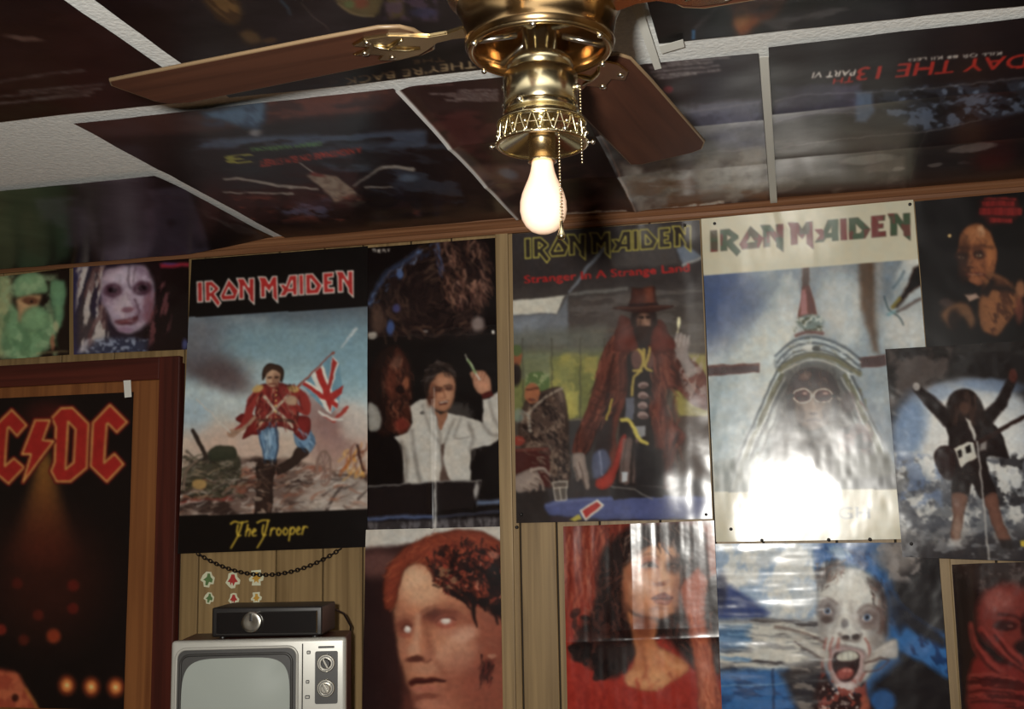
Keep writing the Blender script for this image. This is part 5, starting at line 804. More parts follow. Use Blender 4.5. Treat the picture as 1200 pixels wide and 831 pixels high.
def art_spotlight(c):
    c.warp(0); c.fill((25, 18, 18)); c.tr(0, 440, 3.777)
    for k in range(14):
        t = k/13; y = 380+t*420; w = 26+t*96; c.e(212-t*6, y, w, 60, (142-52*t, 92-56*t, 34-10*t), 0, 1.5, .42)
    c.e(210, 900, 230, 240, (70, 28, 20), 0, 1.6, .6); c.e(230, 180, 100, 60, (84, 26, 22), 0, 1.5, .6)
    rd = (154, 32, 28); yl = (186, 132, 64)
    C2 = [(425, 210), (500, 132), (576, 208), (530, 254), (492, 214), (486, 218), (474, 388), (520, 348), (560, 394), (486, 472), (414, 402)]
    C1 = [(-18, 236), (66, 154), (132, 222), (90, 270), (54, 230), (48, 236), (36, 402), (76, 368), (122, 408), (52, 480), (-30, 410)]
    A = [(-210, 270), (-120, 170), (-50, 250), (-60, 480), (-110, 440), (-108, 370), (-160, 372), (-166, 440), (-220, 490)]
    D = [[(244, 190), (284, 148), (334, 145), (406, 216), (398, 410), (326, 470), (264, 470), (240, 424), (256, 384), (262, 230)], [(316, 206), (348, 240), (340, 386), (304, 416)]]
    B = [(170, 200), (236, 200), (204, 288), (252, 292), (208, 350), (116, 474), (152, 350), (112, 350)]
    for g in ([A], [C1], D, [B], [C2]): c.p(g, (96, 20, 20), .8, grow=3.2); c.p(g, yl, .7, grow=1.0)
    for g in ([A], [C1], D, [B], [C2]): c.p(g, rd, .8, grow=-1.2)
    c.tr(0, 640, 4.35)
    for x, y, r, q in ((390, 200, 30, (92, 26, 20)), (105, 190, 28, (78, 26, 20)), (388, 316, 28, (92, 26, 20)), (212, 350, 28, (84, 28, 20)), (22, 424, 28, (120, 34, 24)), (290, 456, 36, (140, 50, 26)), (138, 476, 28, (80, 28, 20))): c.e(x, y, r, r, q, 0, .8, .9)
    for x, y in ((358, 706), (482, 714), (606, 716)): c.e(x, y, 46, 52, (120, 46, 24), 0, .7, .9); c.e(x, y, 28, 32, (196, 110, 50), 0, .7); c.e(x, y, 11, 12, (236, 176, 100), 0, .8)
    c.p([(-100, 640), (90, 636), (140, 700), (200, 800), (230, 900), (-100, 900)], (146, 60, 40), 4, 1, True); c.n([(-60, 640), (100, 640), (200, 800), (200, 880), (-60, 880)], (186, 96, 60), 50, .54, .14, .7, seed=3); c.e(94, 770, 18, 20, (56, 22, 18), 0, .6, .9); c.l([(150, 730), (200, 810), (216, 880)], 14, (170, 104, 44), 2, .8, True); c.tr(0, 0, 1)

# ceiling sheets -------------------------------------------------------------------------------
def squiggle(c, p0, p1, h, col, seed=1, a=.8):
    """a line of credits too small to read"""
    rs = random.Random(seed); p0 = np.array(p0, float); p1 = np.array(p1, float); L = np.hypot(*(p1-p0)); t = 0.0
    while t < L-3:
        w = rs.uniform(3, 12); q0 = p0+(p1-p0)*(t/L); q1 = p0+(p1-p0)*(min(L, t+w)/L); c.l([q0, q1], h, col, .5, a*rs.uniform(.6, 1)); t += w+rs.uniform(1.5, 3)
def art_ceil_glove(c):
    c.fill((38, 29, 30)); c.tr(220, 100, 4.615)
    c.p([(-700, 130), (0, 90), (420, 60), (1080, -20), (1180, 0), (1080, 120), (430, 190), (0, 240), (-500, 260)], (62, 40, 38), 5); c.n([(430, 60), (1080, 0), (1060, 120), (430, 190)], (98, 54, 44), 30, .5, .12, .8, (5, 1), -6, 3)
    c.p([(70, 130), (200, 90), (330, 50), (416, 60), (412, 190), (350, 216), (200, 180)], (72, 98, 124), 5, .95, True); c.e(372, 236, 42, 20, (128, 128, 132), -10, .8, .8); c.n([(60, 50), (420, 50), (420, 220), (60, 200)], (48, 58, 78), 40, .55, .14, .7, seed=6)
    c.p([(400, 190), (1100, 100), (1280, 150), (1300, 240), (700, 250), (400, 260)], (40, 32, 32), 6, .8); c.n([(0, 270), (640, 250), (1290, 220), (1290, 330), (600, 310), (0, 330)], (74, 88, 112), 30, .48, .14, .8, (7, 1), -4, 5); c.n([(600, 300), (1400, 280), (1500, 640), (900, 560)], (62, 70, 86), 40, .52, .14, .7, (5, 1), 4, 8)
    c.text('DREAM WARRIORS', (722, 286), (340, 318), 22, (78, 122, 62), .3, .9); c.text('A NIGHTMARE ON ELM STREET', (936, 314), (386, 390), 36, (172, 52, 36), .6, .95); c.text('3', (350, 354), (200, 362), 46, (140, 136, 52), 1.6, .95)
    for q, w in (([(196, 490), (270, 486), (400, 506), (560, 536)], (13, 16)), ([(196, 563), (380, 566), (570, 568)], (9, 14)), ([(560, 536), (700, 548)], (16, 12)), ([(610, 406), (680, 460)], (8, 10)), ([(896, 536), (960, 486), (1040, 432), (1110, 424), (1220, 436)], (8, 20)), ([(960, 540), (1100, 536)], (10, 6))): c.l(q, w, (158, 152, 144), 1, .85, True)
    c.p([(644, 474), (690, 462), (800, 478), (950, 600), (966, 620), (900, 640), (800, 620), (740, 560)], (150, 136, 120), 2, .95); c.n([(644, 474), (800, 478), (960, 620), (800, 620)], (112, 92, 80), 40, .55, .14, .6, seed=4); c.e(700, 470, 40, 12, (112, 40, 36), 10, .8, .7)
    c.n([(240, 580), (800, 580), (1250, 600), (1250, 720), (300, 720)], (112, 58, 48), 40, .54, .12, .8, (3, 1), 0, 7); c.n([(430, 590), (800, 600), (800, 690), (520, 690)], (92, 96, 128), 34, .5, .12, .8, (3, 1), 8, 11); c.n([(300, 560), (1250, 560), (1400, 760), (300, 760)], (28, 21, 22), 50, .54, .12, .7, (3, 1), 0, 17); c.e(1190, 480, 50, 20, (92, 110, 134), 0, 1, .7); c.tr(0, 0, 1)
def art_ceil_summer(c):
    c.fill((34, 25, 27)); c.tr(900, 40, 4.0)
    c.p([(30, 300), (200, 220), (430, 216), (436, 340), (240, 350), (30, 400)], (80, 76, 100), 5, .9); c.n([(30, 220), (430, 210), (430, 400), (30, 400)], (52, 48, 62), 50, .54, .14, .7, (4, 1), -6, 3); c.p([(410, 250), (490, 250), (500, 340), (460, 400), (410, 390)], (88, 110, 140), 4, .8)
    rg = [(500, 250), (820, 220), (1190, 190), (1300, 200), (1300, 320), (1000, 400), (700, 440), (560, 360)]
    c.p(rg, (48, 52, 64), 6, .9); c.n(rg, (92, 106, 130), 34, .53, .1, .85, (2, 1), -20, 5); c.n(rg, (24, 19, 21), 34, .55, .1, .8, (2, 1), 20, 9)
    c.text('FRIDAY THE 13', (1420, 58), (424, 140), 60, (172, 40, 32), 1.4, 1, .35); c.text('TH', (404, 178), (308, 188), 26, (172, 40, 32), .8, 1, .35); c.text('PART VI', (412, 147), (212, 158), 28, (206, 200, 192), .6, 1, .35); c.text('KILL OR BE KILLED', (1094, 64), (656, 98), 14, (186, 178, 170), .2, .9)
    c.p([(34, 470), (300, 440), (640, 450), (680, 700), (34, 760)], (66, 54, 50), 14, .8); c.p([(660, 480), (730, 440), (700, 600), (650, 720)], (26, 18, 19), 4, .9); c.n([(30, 480), (640, 460), (640, 740), (30, 740)], (110, 100, 92), 60, .55, .14, .7, (3, 1), -12, 3); c.e(470, 572, 126, 24, (128, 124, 118), -6, .5, .8); c.e(956, 514, 116, 22, (112, 104, 102), -8, .4, .8); c.e(784, 598, 34, 9, (104, 96, 94), -4, .6, .8); c.e(920, 586, 30, 8, (70, 62, 62), -4, .6, .8); c.e(1020, 590, 90, 40, (52, 24, 24), 0, 1, .8); c.e(610, 620, 30, 10, (140, 132, 126), -10, .7, .7)  # the two large pale ellipses are reflections off the gloss, painted into the colour
    for q in ([(30, 290), (160, 264), (400, 258), (800, 232), (1200, 180)], [(34, 392), (200, 348), (430, 350)], [(34, 520), (200, 492), (500, 464), (740, 440), (1000, 384)]): c.l(q, 3, (150, 146, 146), .7, .6, True)  # thin pale lines paint in the glint along the sheet's creases
    c.l([(740, 440), (700, 540), (660, 700)], 3, (92, 86, 84), .8, .6); c.tr(0, 0, 1)
def art_ceil_purple(c):
    c.fill((42, 31, 34)); c.tr(700, 60, 4.155)
    c.p([(330, 280), (800, 220), (830, 460), (420, 490)], (70, 68, 84), 6, .95); c.n([(330, 240), (800, 220), (830, 470), (420, 490)], (102, 102, 122), 60, .54, .16, .7, (2, 1), -20, 3); c.p([(100, 540), (420, 490), (800, 455), (840, 700), (220, 780)], (104, 94, 88), 8, .95); c.n([(100, 520), (840, 450), (840, 720), (200, 780)], (146, 142, 136), 60, .52, .16, .7, (2, 1), -12, 5); c.n([(100, 600), (840, 580), (840, 720), (200, 780)], (104, 72, 52), 60, .52, .16, .8, (3, 1), -8, 9)
    for k, (x0, x1, y) in enumerate(((470, 300, 22), (640, 330, 34), (560, 250, 56), (590, 260, 76), (600, 270, 96), (480, 290, 112))): squiggle(c, (x0, y-20), (x1, y+6), 7, (176, 170, 166), k+3, .75)
    c.e(344, 172, 26, 18, (140, 34, 46), 0, .6, .9)
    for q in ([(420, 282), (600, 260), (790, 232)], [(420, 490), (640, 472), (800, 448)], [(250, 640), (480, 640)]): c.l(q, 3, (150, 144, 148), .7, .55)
    for k, (x0, x1) in enumerate(((610, 500), (480, 400), (390, 310))): squiggle(c, (x0, 722+k*12), (x1, 738+k*12), 16, (196, 186, 176), k, .8)
    c.tr(0, 0, 1)
def art_ceil_maroon(c):
    c.fill((46, 26, 26)); c.tr(460, 80, 4.372)
    # white margin of the sheet along its edge
    c.p([(-30, -10), (16, 76), (90, 170), (240, 350), (400, 540), (560, 690), (640, 765), (625, 762), (520, 668), (380, 540), (220, 360), (70, 180), (-60, 0)], (196, 190, 180), 1.4); c.n([(100, 200), (560, 200), (800, 420), (500, 460), (300, 380)], (84, 42, 40), 60, .5, .2, .7, (3, 1), -4, 3); c.p([(330, 500), (700, 480), (760, 540), (420, 545)], (98, 70, 66), 7, .8); c.n([(400, 480), (1000, 470), (1200, 740), (620, 750)], (92, 64, 56), 60, .54, .16, .7, (3, 1), -6, 6); c.e(590, 520, 50, 24, (96, 104, 124), 10, .9, .7); c.e(900, 610, 130, 60, (30, 19, 20), -6, 1, .7)
    for k, (x0, x1, y) in enumerate(((540, 330, 92), (545, 190, 108), (540, 280, 120), (540, 320, 132), (545, 270, 144), (310, 60, 62))): squiggle(c, (x0, y), (x1, y+6), 6, (170, 160, 154) if k < 5 else (126, 84, 80), k+11, .7)
    for k, (x0, x1) in enumerate(((1220, 1080), (1070, 960), (950, 830))): squiggle(c, (x0, 712+k*7), (x1, 722+k*7), 12, (182, 170, 156), k+4, .75)
    c.tr(0, 0, 1)
def art_ceil_gold(c):
    c.fill((34, 26, 28)); c.n(None, (50, 40, 44), 40, .52, .2, .6, (3, 1), -8, 3)
    c.tr(200, 0, 6.0)
    c.p([(230, -60), (420, -60), (500, 40), (480, 120), (420, 140), (330, 80)], (122, 86, 44), 6, .9, True); c.n([(230, -60), (500, -60), (500, 140), (330, 120)], (70, 46, 28), 24, .52, .1, .8, (1, 4), -50, 4); c.p([(480, 200), (560, 180), (630, 220), (640, 270), (560, 286), (510, 260)], (104, 76, 46), 5, .9, True); c.e(700, 256, 44, 20, (92, 64, 40), 0, .8, .8); c.l([(780, -20), (820, 30), (836, 70)], 12, (62, 92, 112), 2, .8, True); c.l([(920, 0), (1000, 90), (1110, 190)], 5, (128, 108, 92), 1, .6)
    c.tr(370, 0, 6.316)
    c.p([(150, -60), (470, -60), (480, 40), (440, 100), (300, 86), (200, 30)], (108, 90, 54), 3, .95, True); c.l([(170, 0), (230, 56), (330, 94), (430, 100)], 14, (156, 132, 84), 1.6, .9, True); c.e(330, 0, 60, 40, (142, 62, 44), 0, .9, .7); c.e(250, 10, 40, 30, (92, 112, 62), 0, .9, .7); c.p([(520, -40), (640, -40), (660, 110), (540, 120)], (112, 92, 54), 5, .8); c.n([(480, -40), (900, -40), (900, 130), (480, 130)], (96, 72, 96), 40, .5, .14, .7, seed=6); c.e(800, 70, 100, 40, (62, 62, 100), 0, 1, .7)
    c.p([(-300, 640), (0, 600), (600, 500), (1200, 380), (1200, 500), (700, 570), (0, 640)], (30, 22, 22), 4, .95)
    c.text("THEY'RE BACK", (1180, 420), (210, 548), 52, (196, 164, 118), .5); c.text('THE', (950, 398), (720, 424), 30, (186, 154, 110), .4); c.l([(100, 580), (160, 574)], 10, (150, 124, 90), 1, .7); c.tr(0, 0, 1)
def art_ceil_brown(c):
    c.fill((34, 23, 23)); c.n(None, (52, 34, 34), 60, .54, .2, .6, (3, 1), -8, 5); c.e(28, 40, 22, 3, (126, 96, 84), 6, .8, .6)
    for k, (x0, y0, x1, y1) in enumerate(((98, 78, -30, 95), (122, 95, 24, 104), (118, 100, -30, 112), (108, 104, 40, 112), (104, 108, -30, 120), (56, 113, -20, 118))): squiggle(c, (x0, y0), (x1, y1), 2.2, (122, 112, 108), k+21, .7)
def art_ceil_orange(c):
    c.fill((32, 24, 25)); c.tr(800, 0, 2.77)
    c.n([(0, 0), (1108, -40), (1108, 40), (0, 120)], (56, 48, 52), 60, .52, .2, .7, (3, 1), -12, 4); c.p([(140, -60), (330, -60), (330, 10), (260, 60), (190, 110), (160, 50)], (176, 92, 46), 7, .95, True); c.e(190, 40, 26, 40, (210, 140, 84), 10, 1, .8); c.e(270, 30, 34, 24, (120, 56, 32), 0, 1, .8); c.l([(40, 80), (100, 20), (150, -30)], (8, 26), (120, 112, 116), 3, .7); c.p([(28, 88), (40, 86), (42, 116), (30, 118)], (72, 128, 182), 1.4); c.n([(250, 60), (540, 0), (560, 60), (300, 90)], (110, 104, 106), 30, .55, .14, .7, (4, 1), -10, 5); c.tr(0, 0, 1)
def art_ceil_dark(c):
    c.fill((30, 24, 25)); c.n([(40, 230), (220, 215), (250, 290), (60, 310)], (68, 60, 76), 40, .5, .16, .8, (1.4, 1), 0, 5); c.n([(200, 235), (320, 262), (300, 285), (200, 270)], (96, 90, 90), 20, .58, .12, .6, (4, 1), 20, 7)

def art_ceil_wide(c):
    art_ceil_maroon(c); q = Canvas(c.X0, c.Y0).warp(1.5, 11); art_ceil_purple(q)
    t = np.clip((c.X-(712+(c.Y-180)*0.36))/3.0+0.5, 0, 1)[:, None]
    c.C = c.C*(1-t)+q.C*t
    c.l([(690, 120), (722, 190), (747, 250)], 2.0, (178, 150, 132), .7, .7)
    c.warp(0); c.l([(462, 97), (520, 160), (576, 221), (606, 254)], (9, 6), (206, 204, 198), .8)   # unprinted white margin

# ------------------------------------------------------------------ the room
X0, X1, Y0 = -2.95, 1.75, -1.45
CZ = EYE+CEIL
def slab(name, mt, x0, x1, y0, y1, z0, z1):
    o = mesh_obj(name, box(bmesh.new(), x0, x1, y0, y1, z0, z1), mt); return tag(o, kind='structure')
tag(slab('floor', M['floor'], X0-.1, X1+.1, Y0-.1, WALL_Y+.12, -.1, 0), 'brown carpet floor of the room', 'floor')
tag(slab('ceiling', M['ceil'], X0-.1, X1+.1, Y0-.1, WALL_Y+.12, CZ, CZ+.1), 'white textured ceiling showing between the posters', 'ceiling')
wb = tag(slab('wall_back', M['groove'], X0-.1, X1+.1, WALL_Y+.012, WALL_Y+.12, 0, CZ), 'brown wood panelled wall behind the posters', 'wall')
for nm, a in (('wall_left', (X0-.1, X0, Y0, WALL_Y+.012)), ('wall_right', (X1, X1+.1, Y0, WALL_Y+.012)), ('wall_front', (X0-.1, X1+.1, Y0-.1, Y0))):
    tag(slab(nm, M['panel'], *a, 0, CZ), {'wall_left': 'wood panelled side wall beyond the door', 'wall_right': 'wood panelled side wall on the guitarist poster side', 'wall_front': 'wood panelled wall opposite the posters'}[nm], 'wall')
DOOR = (-2.62, -1.796); CAS = (-2.69, -1.730); DTOP = EYE+.425; CTOP = EYE+.492
grooves = [X0, -2.86, -2.70, CAS[1]+.004, -1.6657, -1.4251, -1.2836, -1.165, -1.02, -.90, -.716, -.6165, -.50, -.34, -.20, -.08, .10, .24, .349, .47, .62, .76, .86, 1.02, 1.2, 1.33, 1.46, 1.62, X1]
def plank(x0, x1, z0, z1):
    o = mesh_obj('plank', box(bmesh.new(), -(x1-x0)/2+.0025, (x1-x0)/2-.0025, 0, .012, 0, z1-z0, .0012, 1), M['panel'], wb)
    o.location = ((x0+x1)/2, WALL_Y, z0); return o
for a, b in zip(grooves, grooves[1:]):
    if a >= -2.71 and b <= CAS[1]+.01:
        continue
    plank(a, b, 0, CZ)
for a, b in zip((-2.70, -2.5, -2.36, -2.14, -1.96), (-2.5, -2.36, -2.14, -1.96, CAS[1]+.004)): plank(a, b, CTOP-.02, CZ)
# battens over the panel joints
for x, w, nm, lb in ((-.752, .036, 'trim_1', 'light wood batten running down between the two middle posters'), (.349, .029, 'trim_2', 'light wood batten beside the blue screaming poster')):
    tag(mesh_obj(nm, box(bmesh.new(), x-w/2, x+w/2, WALL_Y-.010, WALL_Y, 0, CZ-.03, .0025), M['batten']), lb, 'batten', kind='structure')
# moulding along wall and ceiling
prof = [(0, .785), (-.010, .785), (-.0145, .790), (-.0145, .799), (-.0095, .803), (-.017, .809), (-.020, .8135), (-.0175, .8175), (-.026, .820), (-.028, .8247), (0, .8247)]
bm = bmesh.new(); vs = [[bm.verts.new((x, WALL_Y+a, EYE+b)) for a, b in prof] for x in (X0, X1)]
for k in range(len(prof)): bm.faces.new((vs[0][k], vs[0][(k+1) % len(prof)], vs[1][(k+1) % len(prof)], vs[1][k]))
bm.faces.new(vs[0]); bm.faces.new(vs[1][::-1]); bmesh.ops.recalc_face_normals(bm, faces=bm.faces[:])
tag(mesh_obj('trim_3', bm, M['mould']), 'reddish brown ridged moulding where the wall meets the ceiling', 'moulding', kind='structure')
# door with casing
dr = empty('door_1', (0, 0, 0)); tag(dr, 'brown wooden door carrying the big red lettered poster', 'door', kind='structure')
mesh_obj('door_slab', box(bmesh.new(), DOOR[0], DOOR[1], WALL_Y-.008, WALL_Y+.011, .01, DTOP, .001), M['door'], dr)
def casing(x0, x1, z0, z1, m):
    bm = bmesh.new(); box(bm, x0, x1, WALL_Y-.020, WALL_Y+.011, z0, z1, .003)
    return mesh_obj('door_casing', bm, m, dr)
casing(CAS[0], DOOR[0], 0, CTOP, M['casing']); casing(DOOR[1], CAS[1], 0, CTOP, M['casing']); casing(DOOR[0], DOOR[1], DTOP, CTOP, M['casing_h'])
bm = bmesh.new(); lathe(bm, [(0, .062), (.020, .060), (.027, .050), (.027, .040), (.014, .026), (.012, .008), (.026, .006), (.026, 0), (0, 0)], 24)
kn = mesh_obj('door_handle', bm, M['brass_old'], dr, True); kn.location = (DOOR[0]+.07, WALL_Y-.008, .95); kn.rotation_euler = (math.pi/2, 0, 0)

# ------------------------------------------------------------------ posters on the wall
def pw(x, z): return tuple(proj(np.array([x, WALL_Y, z])))
def pc(x, y): return tuple(proj(np.array([x, y, CEIL])))
def gaus(u, v, a, b, su, sv): return np.exp(-((u-a)/su)**2-((v-b)/sv)**2)
GW = 'posters on the panelled wall'; GC = 'posters on the ceiling'
sheet('poster', 'poster of a red-coated soldier with a flag on a battlefield, red lettering on black', [(226, 305), (432, 289), (431.5, 641), (210, 649)], art_battle, lift=.006, wave=.004, m='satin', group=GW, seed=1)
sheet('poster', 'tall dark poster of a man in a white coat holding up a green syringe', [(431, 291), (584.5, 279), (593, 617), (430, 622)], art_surgery, lift=.004, wave=.004, m='gloss', group=GW, seed=2,
      disp=lambda u, v, w, h: .0035*np.exp(-np.abs(u-.48)/.03)*(v > .55)+.002*np.exp(-np.abs(v-.31)/.02))
sheet('poster', 'poster of a red-haired man with white eyes and a wounded scalp', [(430, 621), (593, 617), (597, 900), (424, 910)], art_pale_eyes, lift=.006, wave=.005, m='satin', group=GW, seed=3)
sheet('poster', 'poster of a man in a long brown coat and hat in a bar, yellow lettering', [(601, 275), (820, 259), (835, 608), (606, 613)], art_bar, lift=.006, wave=.006, m='gloss', group=GW, seed=4,
      disp=lambda u, v, w, h: .0095*gaus(u, v, .76, .92, .17, .20)+.002*np.exp(-((u-.9)/.05)**2)+.0015*np.exp(-((u-.55)/.05)**2)*(1-v))
sheet('poster', 'cream bordered poster of an aircraft cockpit with a goggled pilot', [(822, 258), (1069, 237), (1102, 631), (839.5, 635)], art_plane, lift=.005, wave=.005, wl=.3, m='hot', group=GW, seed=5, grit=(0.02, 6.0),
      disp=lambda u, v, w, h: .011*u+.006*(1-v)+.004*gaus(u, v, .1, 1.0, .12, .1)+.0010*fbm(u*9, v*8, 3, 5))
sheet('poster', 'dark poster of a man in a brown jacket under small red lettering', [(1071, 238), (1300, 218), (1312, 420), (1086, 426)], art_brown_jacket, lift=.0135, wave=.004, m='satin', group=GW, seed=6)
sheet('poster', 'poster of a guitarist with raised arms against a white glow', [(1036, 411.5), (1300, 396), (1322, 662), (1056, 652)], art_guitar, lift=.031, wave=.006, m='gloss', group=GW, seed=7,
      disp=lambda u, v, w, h: .002*fbm(u*9, v*12, 3, 2)+.004*gaus(u, v, 0, 1, .2, .2))
sheet('poster', 'poster of a dark-haired woman in a red shirt looking upwards', [(661, 617), (837, 610), (850, 905), (668, 910)], art_red_woman, lift=.008, wave=.004, m='slick', group=GW, seed=8,
      disp=lambda u, v, w, h: .0036*fbm(u*8, v*1.5, 3, 8)+(.006*np.exp(-np.abs(u-.42)/.10)+.005*np.clip((u-.42)/.03, 0, 1)*(1-u))*np.clip((.46-v)/.03, 0, 1)+.002*np.exp(-np.abs(v-.47)/.02))
sheet('poster', 'poster of a screaming white-faced man wrapped in blue cloth', [(839.5, 637), (1096.5, 635), (1118, 905), (850, 908)], art_blue_scream, lift=.036, wave=.006, m='slick', group=GW, seed=9,
      disp=lambda u, v, w, h: .0028*fbm(u*2.5, v*14, 3, 4)*np.clip((.6-u)/.1, 0, 1)+.0022*fbm(u*8, v*7, 3, 7)-.012*v)
sheet('poster', 'dark red poster of a face behind spread fingers', [(1113, 661), (1310, 655), (1336, 905), (1130, 908)], art_red_hand, lift=.012, wave=.006, m='slick', group=GW, seed=10,
      disp=lambda u, v, w, h: .022*np.exp(-(u/.09)**2)*(1-.5*v)+.002*fbm(u*8, v*10, 3, 3))
sheet('poster', 'poster of a surgeon in green cap and mask above the door', [pw(-2.62, .765), (83, 315), (83, 416), pw(-2.62, .508)], art_surgeon, lift=.006, wave=.005, m='satin', group=GW, seed=11)
sheet('poster', 'poster of a pale hollow-eyed woman with stringy hair above the door', [(88, 312), (223, 301), (222, 410), (88, 416)], art_pale_woman, lift=.006, wave=.005, m='gloss', group=GW, seed=12)
sheet('poster', 'black poster with big red lettering and a spotlight, hung on the door', [pw(-2.50, .392), (160, 460), (pw(-1.882, -.52)), pw(-2.50, -.52)], art_spotlight, lift=.014, wave=.003, m='satin', group=GW, seed=13, res=1.4)
# ------------------------------------------------------------------ posters on the ceiling
sheet('poster', 'ceiling poster with a clawed glove and red upside-down title', [(86, 140), (461, 98.5), (602, 252), (334, 275)], art_ceil_glove, 'ceil', .004, .008, .22, 'overhead', group=GC, seed=14)
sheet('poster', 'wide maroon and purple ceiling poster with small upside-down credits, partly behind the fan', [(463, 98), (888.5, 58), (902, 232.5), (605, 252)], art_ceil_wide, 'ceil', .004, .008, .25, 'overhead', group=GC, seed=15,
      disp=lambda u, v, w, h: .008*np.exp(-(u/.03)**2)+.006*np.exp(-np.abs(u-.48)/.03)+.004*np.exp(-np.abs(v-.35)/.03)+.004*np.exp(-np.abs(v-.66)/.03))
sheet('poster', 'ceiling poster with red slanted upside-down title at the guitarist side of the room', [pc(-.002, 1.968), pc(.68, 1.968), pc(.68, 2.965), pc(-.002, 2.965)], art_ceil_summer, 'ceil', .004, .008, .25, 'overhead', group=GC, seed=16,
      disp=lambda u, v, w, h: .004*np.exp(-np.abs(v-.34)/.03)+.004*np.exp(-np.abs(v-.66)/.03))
sheet('poster', 'dark brown ceiling poster with lines of credits beside the bare ceiling patch', [pc(-1.76, .93), pc(-1.075, .93), pc(-1.067, 1.918), pc(-1.76, 1.912)], art_ceil_brown, 'ceil', .004, .006, .25, 'overhead', group=GC, seed=17, res=2.4)
sheet('poster', 'dark ceiling poster with gold upside-down lettering above the long fan blade', [pc(-1.032, .92), pc(-.345, .92), pc(-.345, 1.925), pc(-1.024, 1.925)], art_ceil_gold, 'ceil', .004, .006, .25, 'overhead', group=GC, seed=18, res=2.0)
sheet('poster', 'dark ceiling poster with an orange glow, at the top beyond the fan', [pc(-.188, .90), pc(.50, .90), pc(.50, 1.918), pc(-.188, 1.905)], art_ceil_orange, 'ceil', .004, .006, .25, 'overhead', group=GC, seed=19, res=2.4)
sheet('poster', 'black ceiling poster sagging over the moulding above the door', [pc(-2.43, 2.325), pc(-1.421, 2.312), pc(-1.421, 2.955), pc(-2.43, 2.955)], art_ceil_dark, 'ceil', .004, .006, .25, 'overhead', group=GC, seed=20,
      disp=lambda u, v, w, h: .030*np.clip((v-.45)/.55, 0, 1)**2*np.clip((.98-u)/.25, 0, 1)+.004*np.exp(-np.abs(v)/.05))

# ------------------------------------------------------------------ tape, pins, stickers, chain
def strip(name, quad, plane, lift, label, cat, m, th=.0004, group=None):
    f = on_wall if plane == 'wall' else on_ceil; n = np.array([0, -1., 0]) if plane == 'wall' else np.array([0, 0, -1.])
    K = [f(*q)+EV+n*lift for q in quad]; c = sum(K)/4; bm = bmesh.new()
    a = [bm.verts.new(k-c) for k in K]; b = [bm.verts.new(k-c+n*th) for k in K]
    bm.faces.new(a); bm.faces.new(b[::-1])
    for k in range(4): bm.faces.new((a[k], a[(k+1) % 4], b[(k+1) % 4], b[k]))
    bmesh.ops.recalc_face_normals(bm, faces=bm.faces[:])
    return tag(mesh_obj(name, bm, M[m], None, False, tuple(c)), label, cat, group)
strip('tape_strip', [(149.5, 447), (158, 446.5), (159, 466), (151, 467)], 'wall', .0215, 'short pale tape strip at the corner of the poster on the door', 'tape', 'tape')
strip('tape_strip', [(739, -4), (751, -4), (775, 72), (767, 74)], 'ceil', .013, 'long tape strip on bare white ceiling beside the fan', 'tape', 'tape')
strip('tape_strip', [(772, 46), (800, 38), (802, 47), (775, 55)], 'ceil', .0125, 'torn tape strip at the corner of the orange glow ceiling poster', 'tape', 'tape')
strip('tape_strip', [(889.5, 57), (900, 56), (910.5, 231), (902.5, 232)], 'ceil', .016, 'long white tape strip joining two ceiling posters', 'tape', 'tape')
def pin(px, py, lift, label, plane='wall'):
    bm = bmesh.new(); lathe(bm, [(0, .0085), (.0034, .008), (.0042, .0065), (.0040, .0045), (.0026, .0035), (.0026, .0008), (.0045, 0), (0, 0)], 14)
    o = mesh_obj('push_pin', bm, M['black'], None, True); o.location = pt_on(plane, px, py, lift)
    o.rotation_euler = (math.pi/2, 0, 0) if plane == 'wall' else (math.pi, 0, 0)
    return tag(o, label, 'push pin', 'black push pins')
for a in ((838, 264, .013, 'black push pin at the upper corner of the cream poster, nearest the bar poster'), (1065, 243, .024, 'black push pin at the upper corner of the cream poster, nearest the moulding end'), (803, 265.5, .009, 'black push pin at the upper corner of the bar poster, by the letter N'), (612, 603, .009, 'black push pin at the lower corner of the bar poster, beside the batten'), (828, 603, .010, 'black push pin at the lower corner of the bar poster, by the cream poster'),
          (893, 633, .010, 'black push pin on the bottom edge of the cream poster, nearest the bar poster'), (971, 632.5, .013, 'black push pin midway along the bottom edge of the cream poster'), (1019, 632, .0155, 'black push pin on the bottom edge of the cream poster, nearest the guitarist'),
          (857, 620, .011, 'black push pin inside the lower corner of the cream poster'), (606, 618, .001, 'black push pin in bare panelling below the bar poster'), (1066, 637, .036, 'black push pin at the foot of the guitarist poster')): pin(*a)
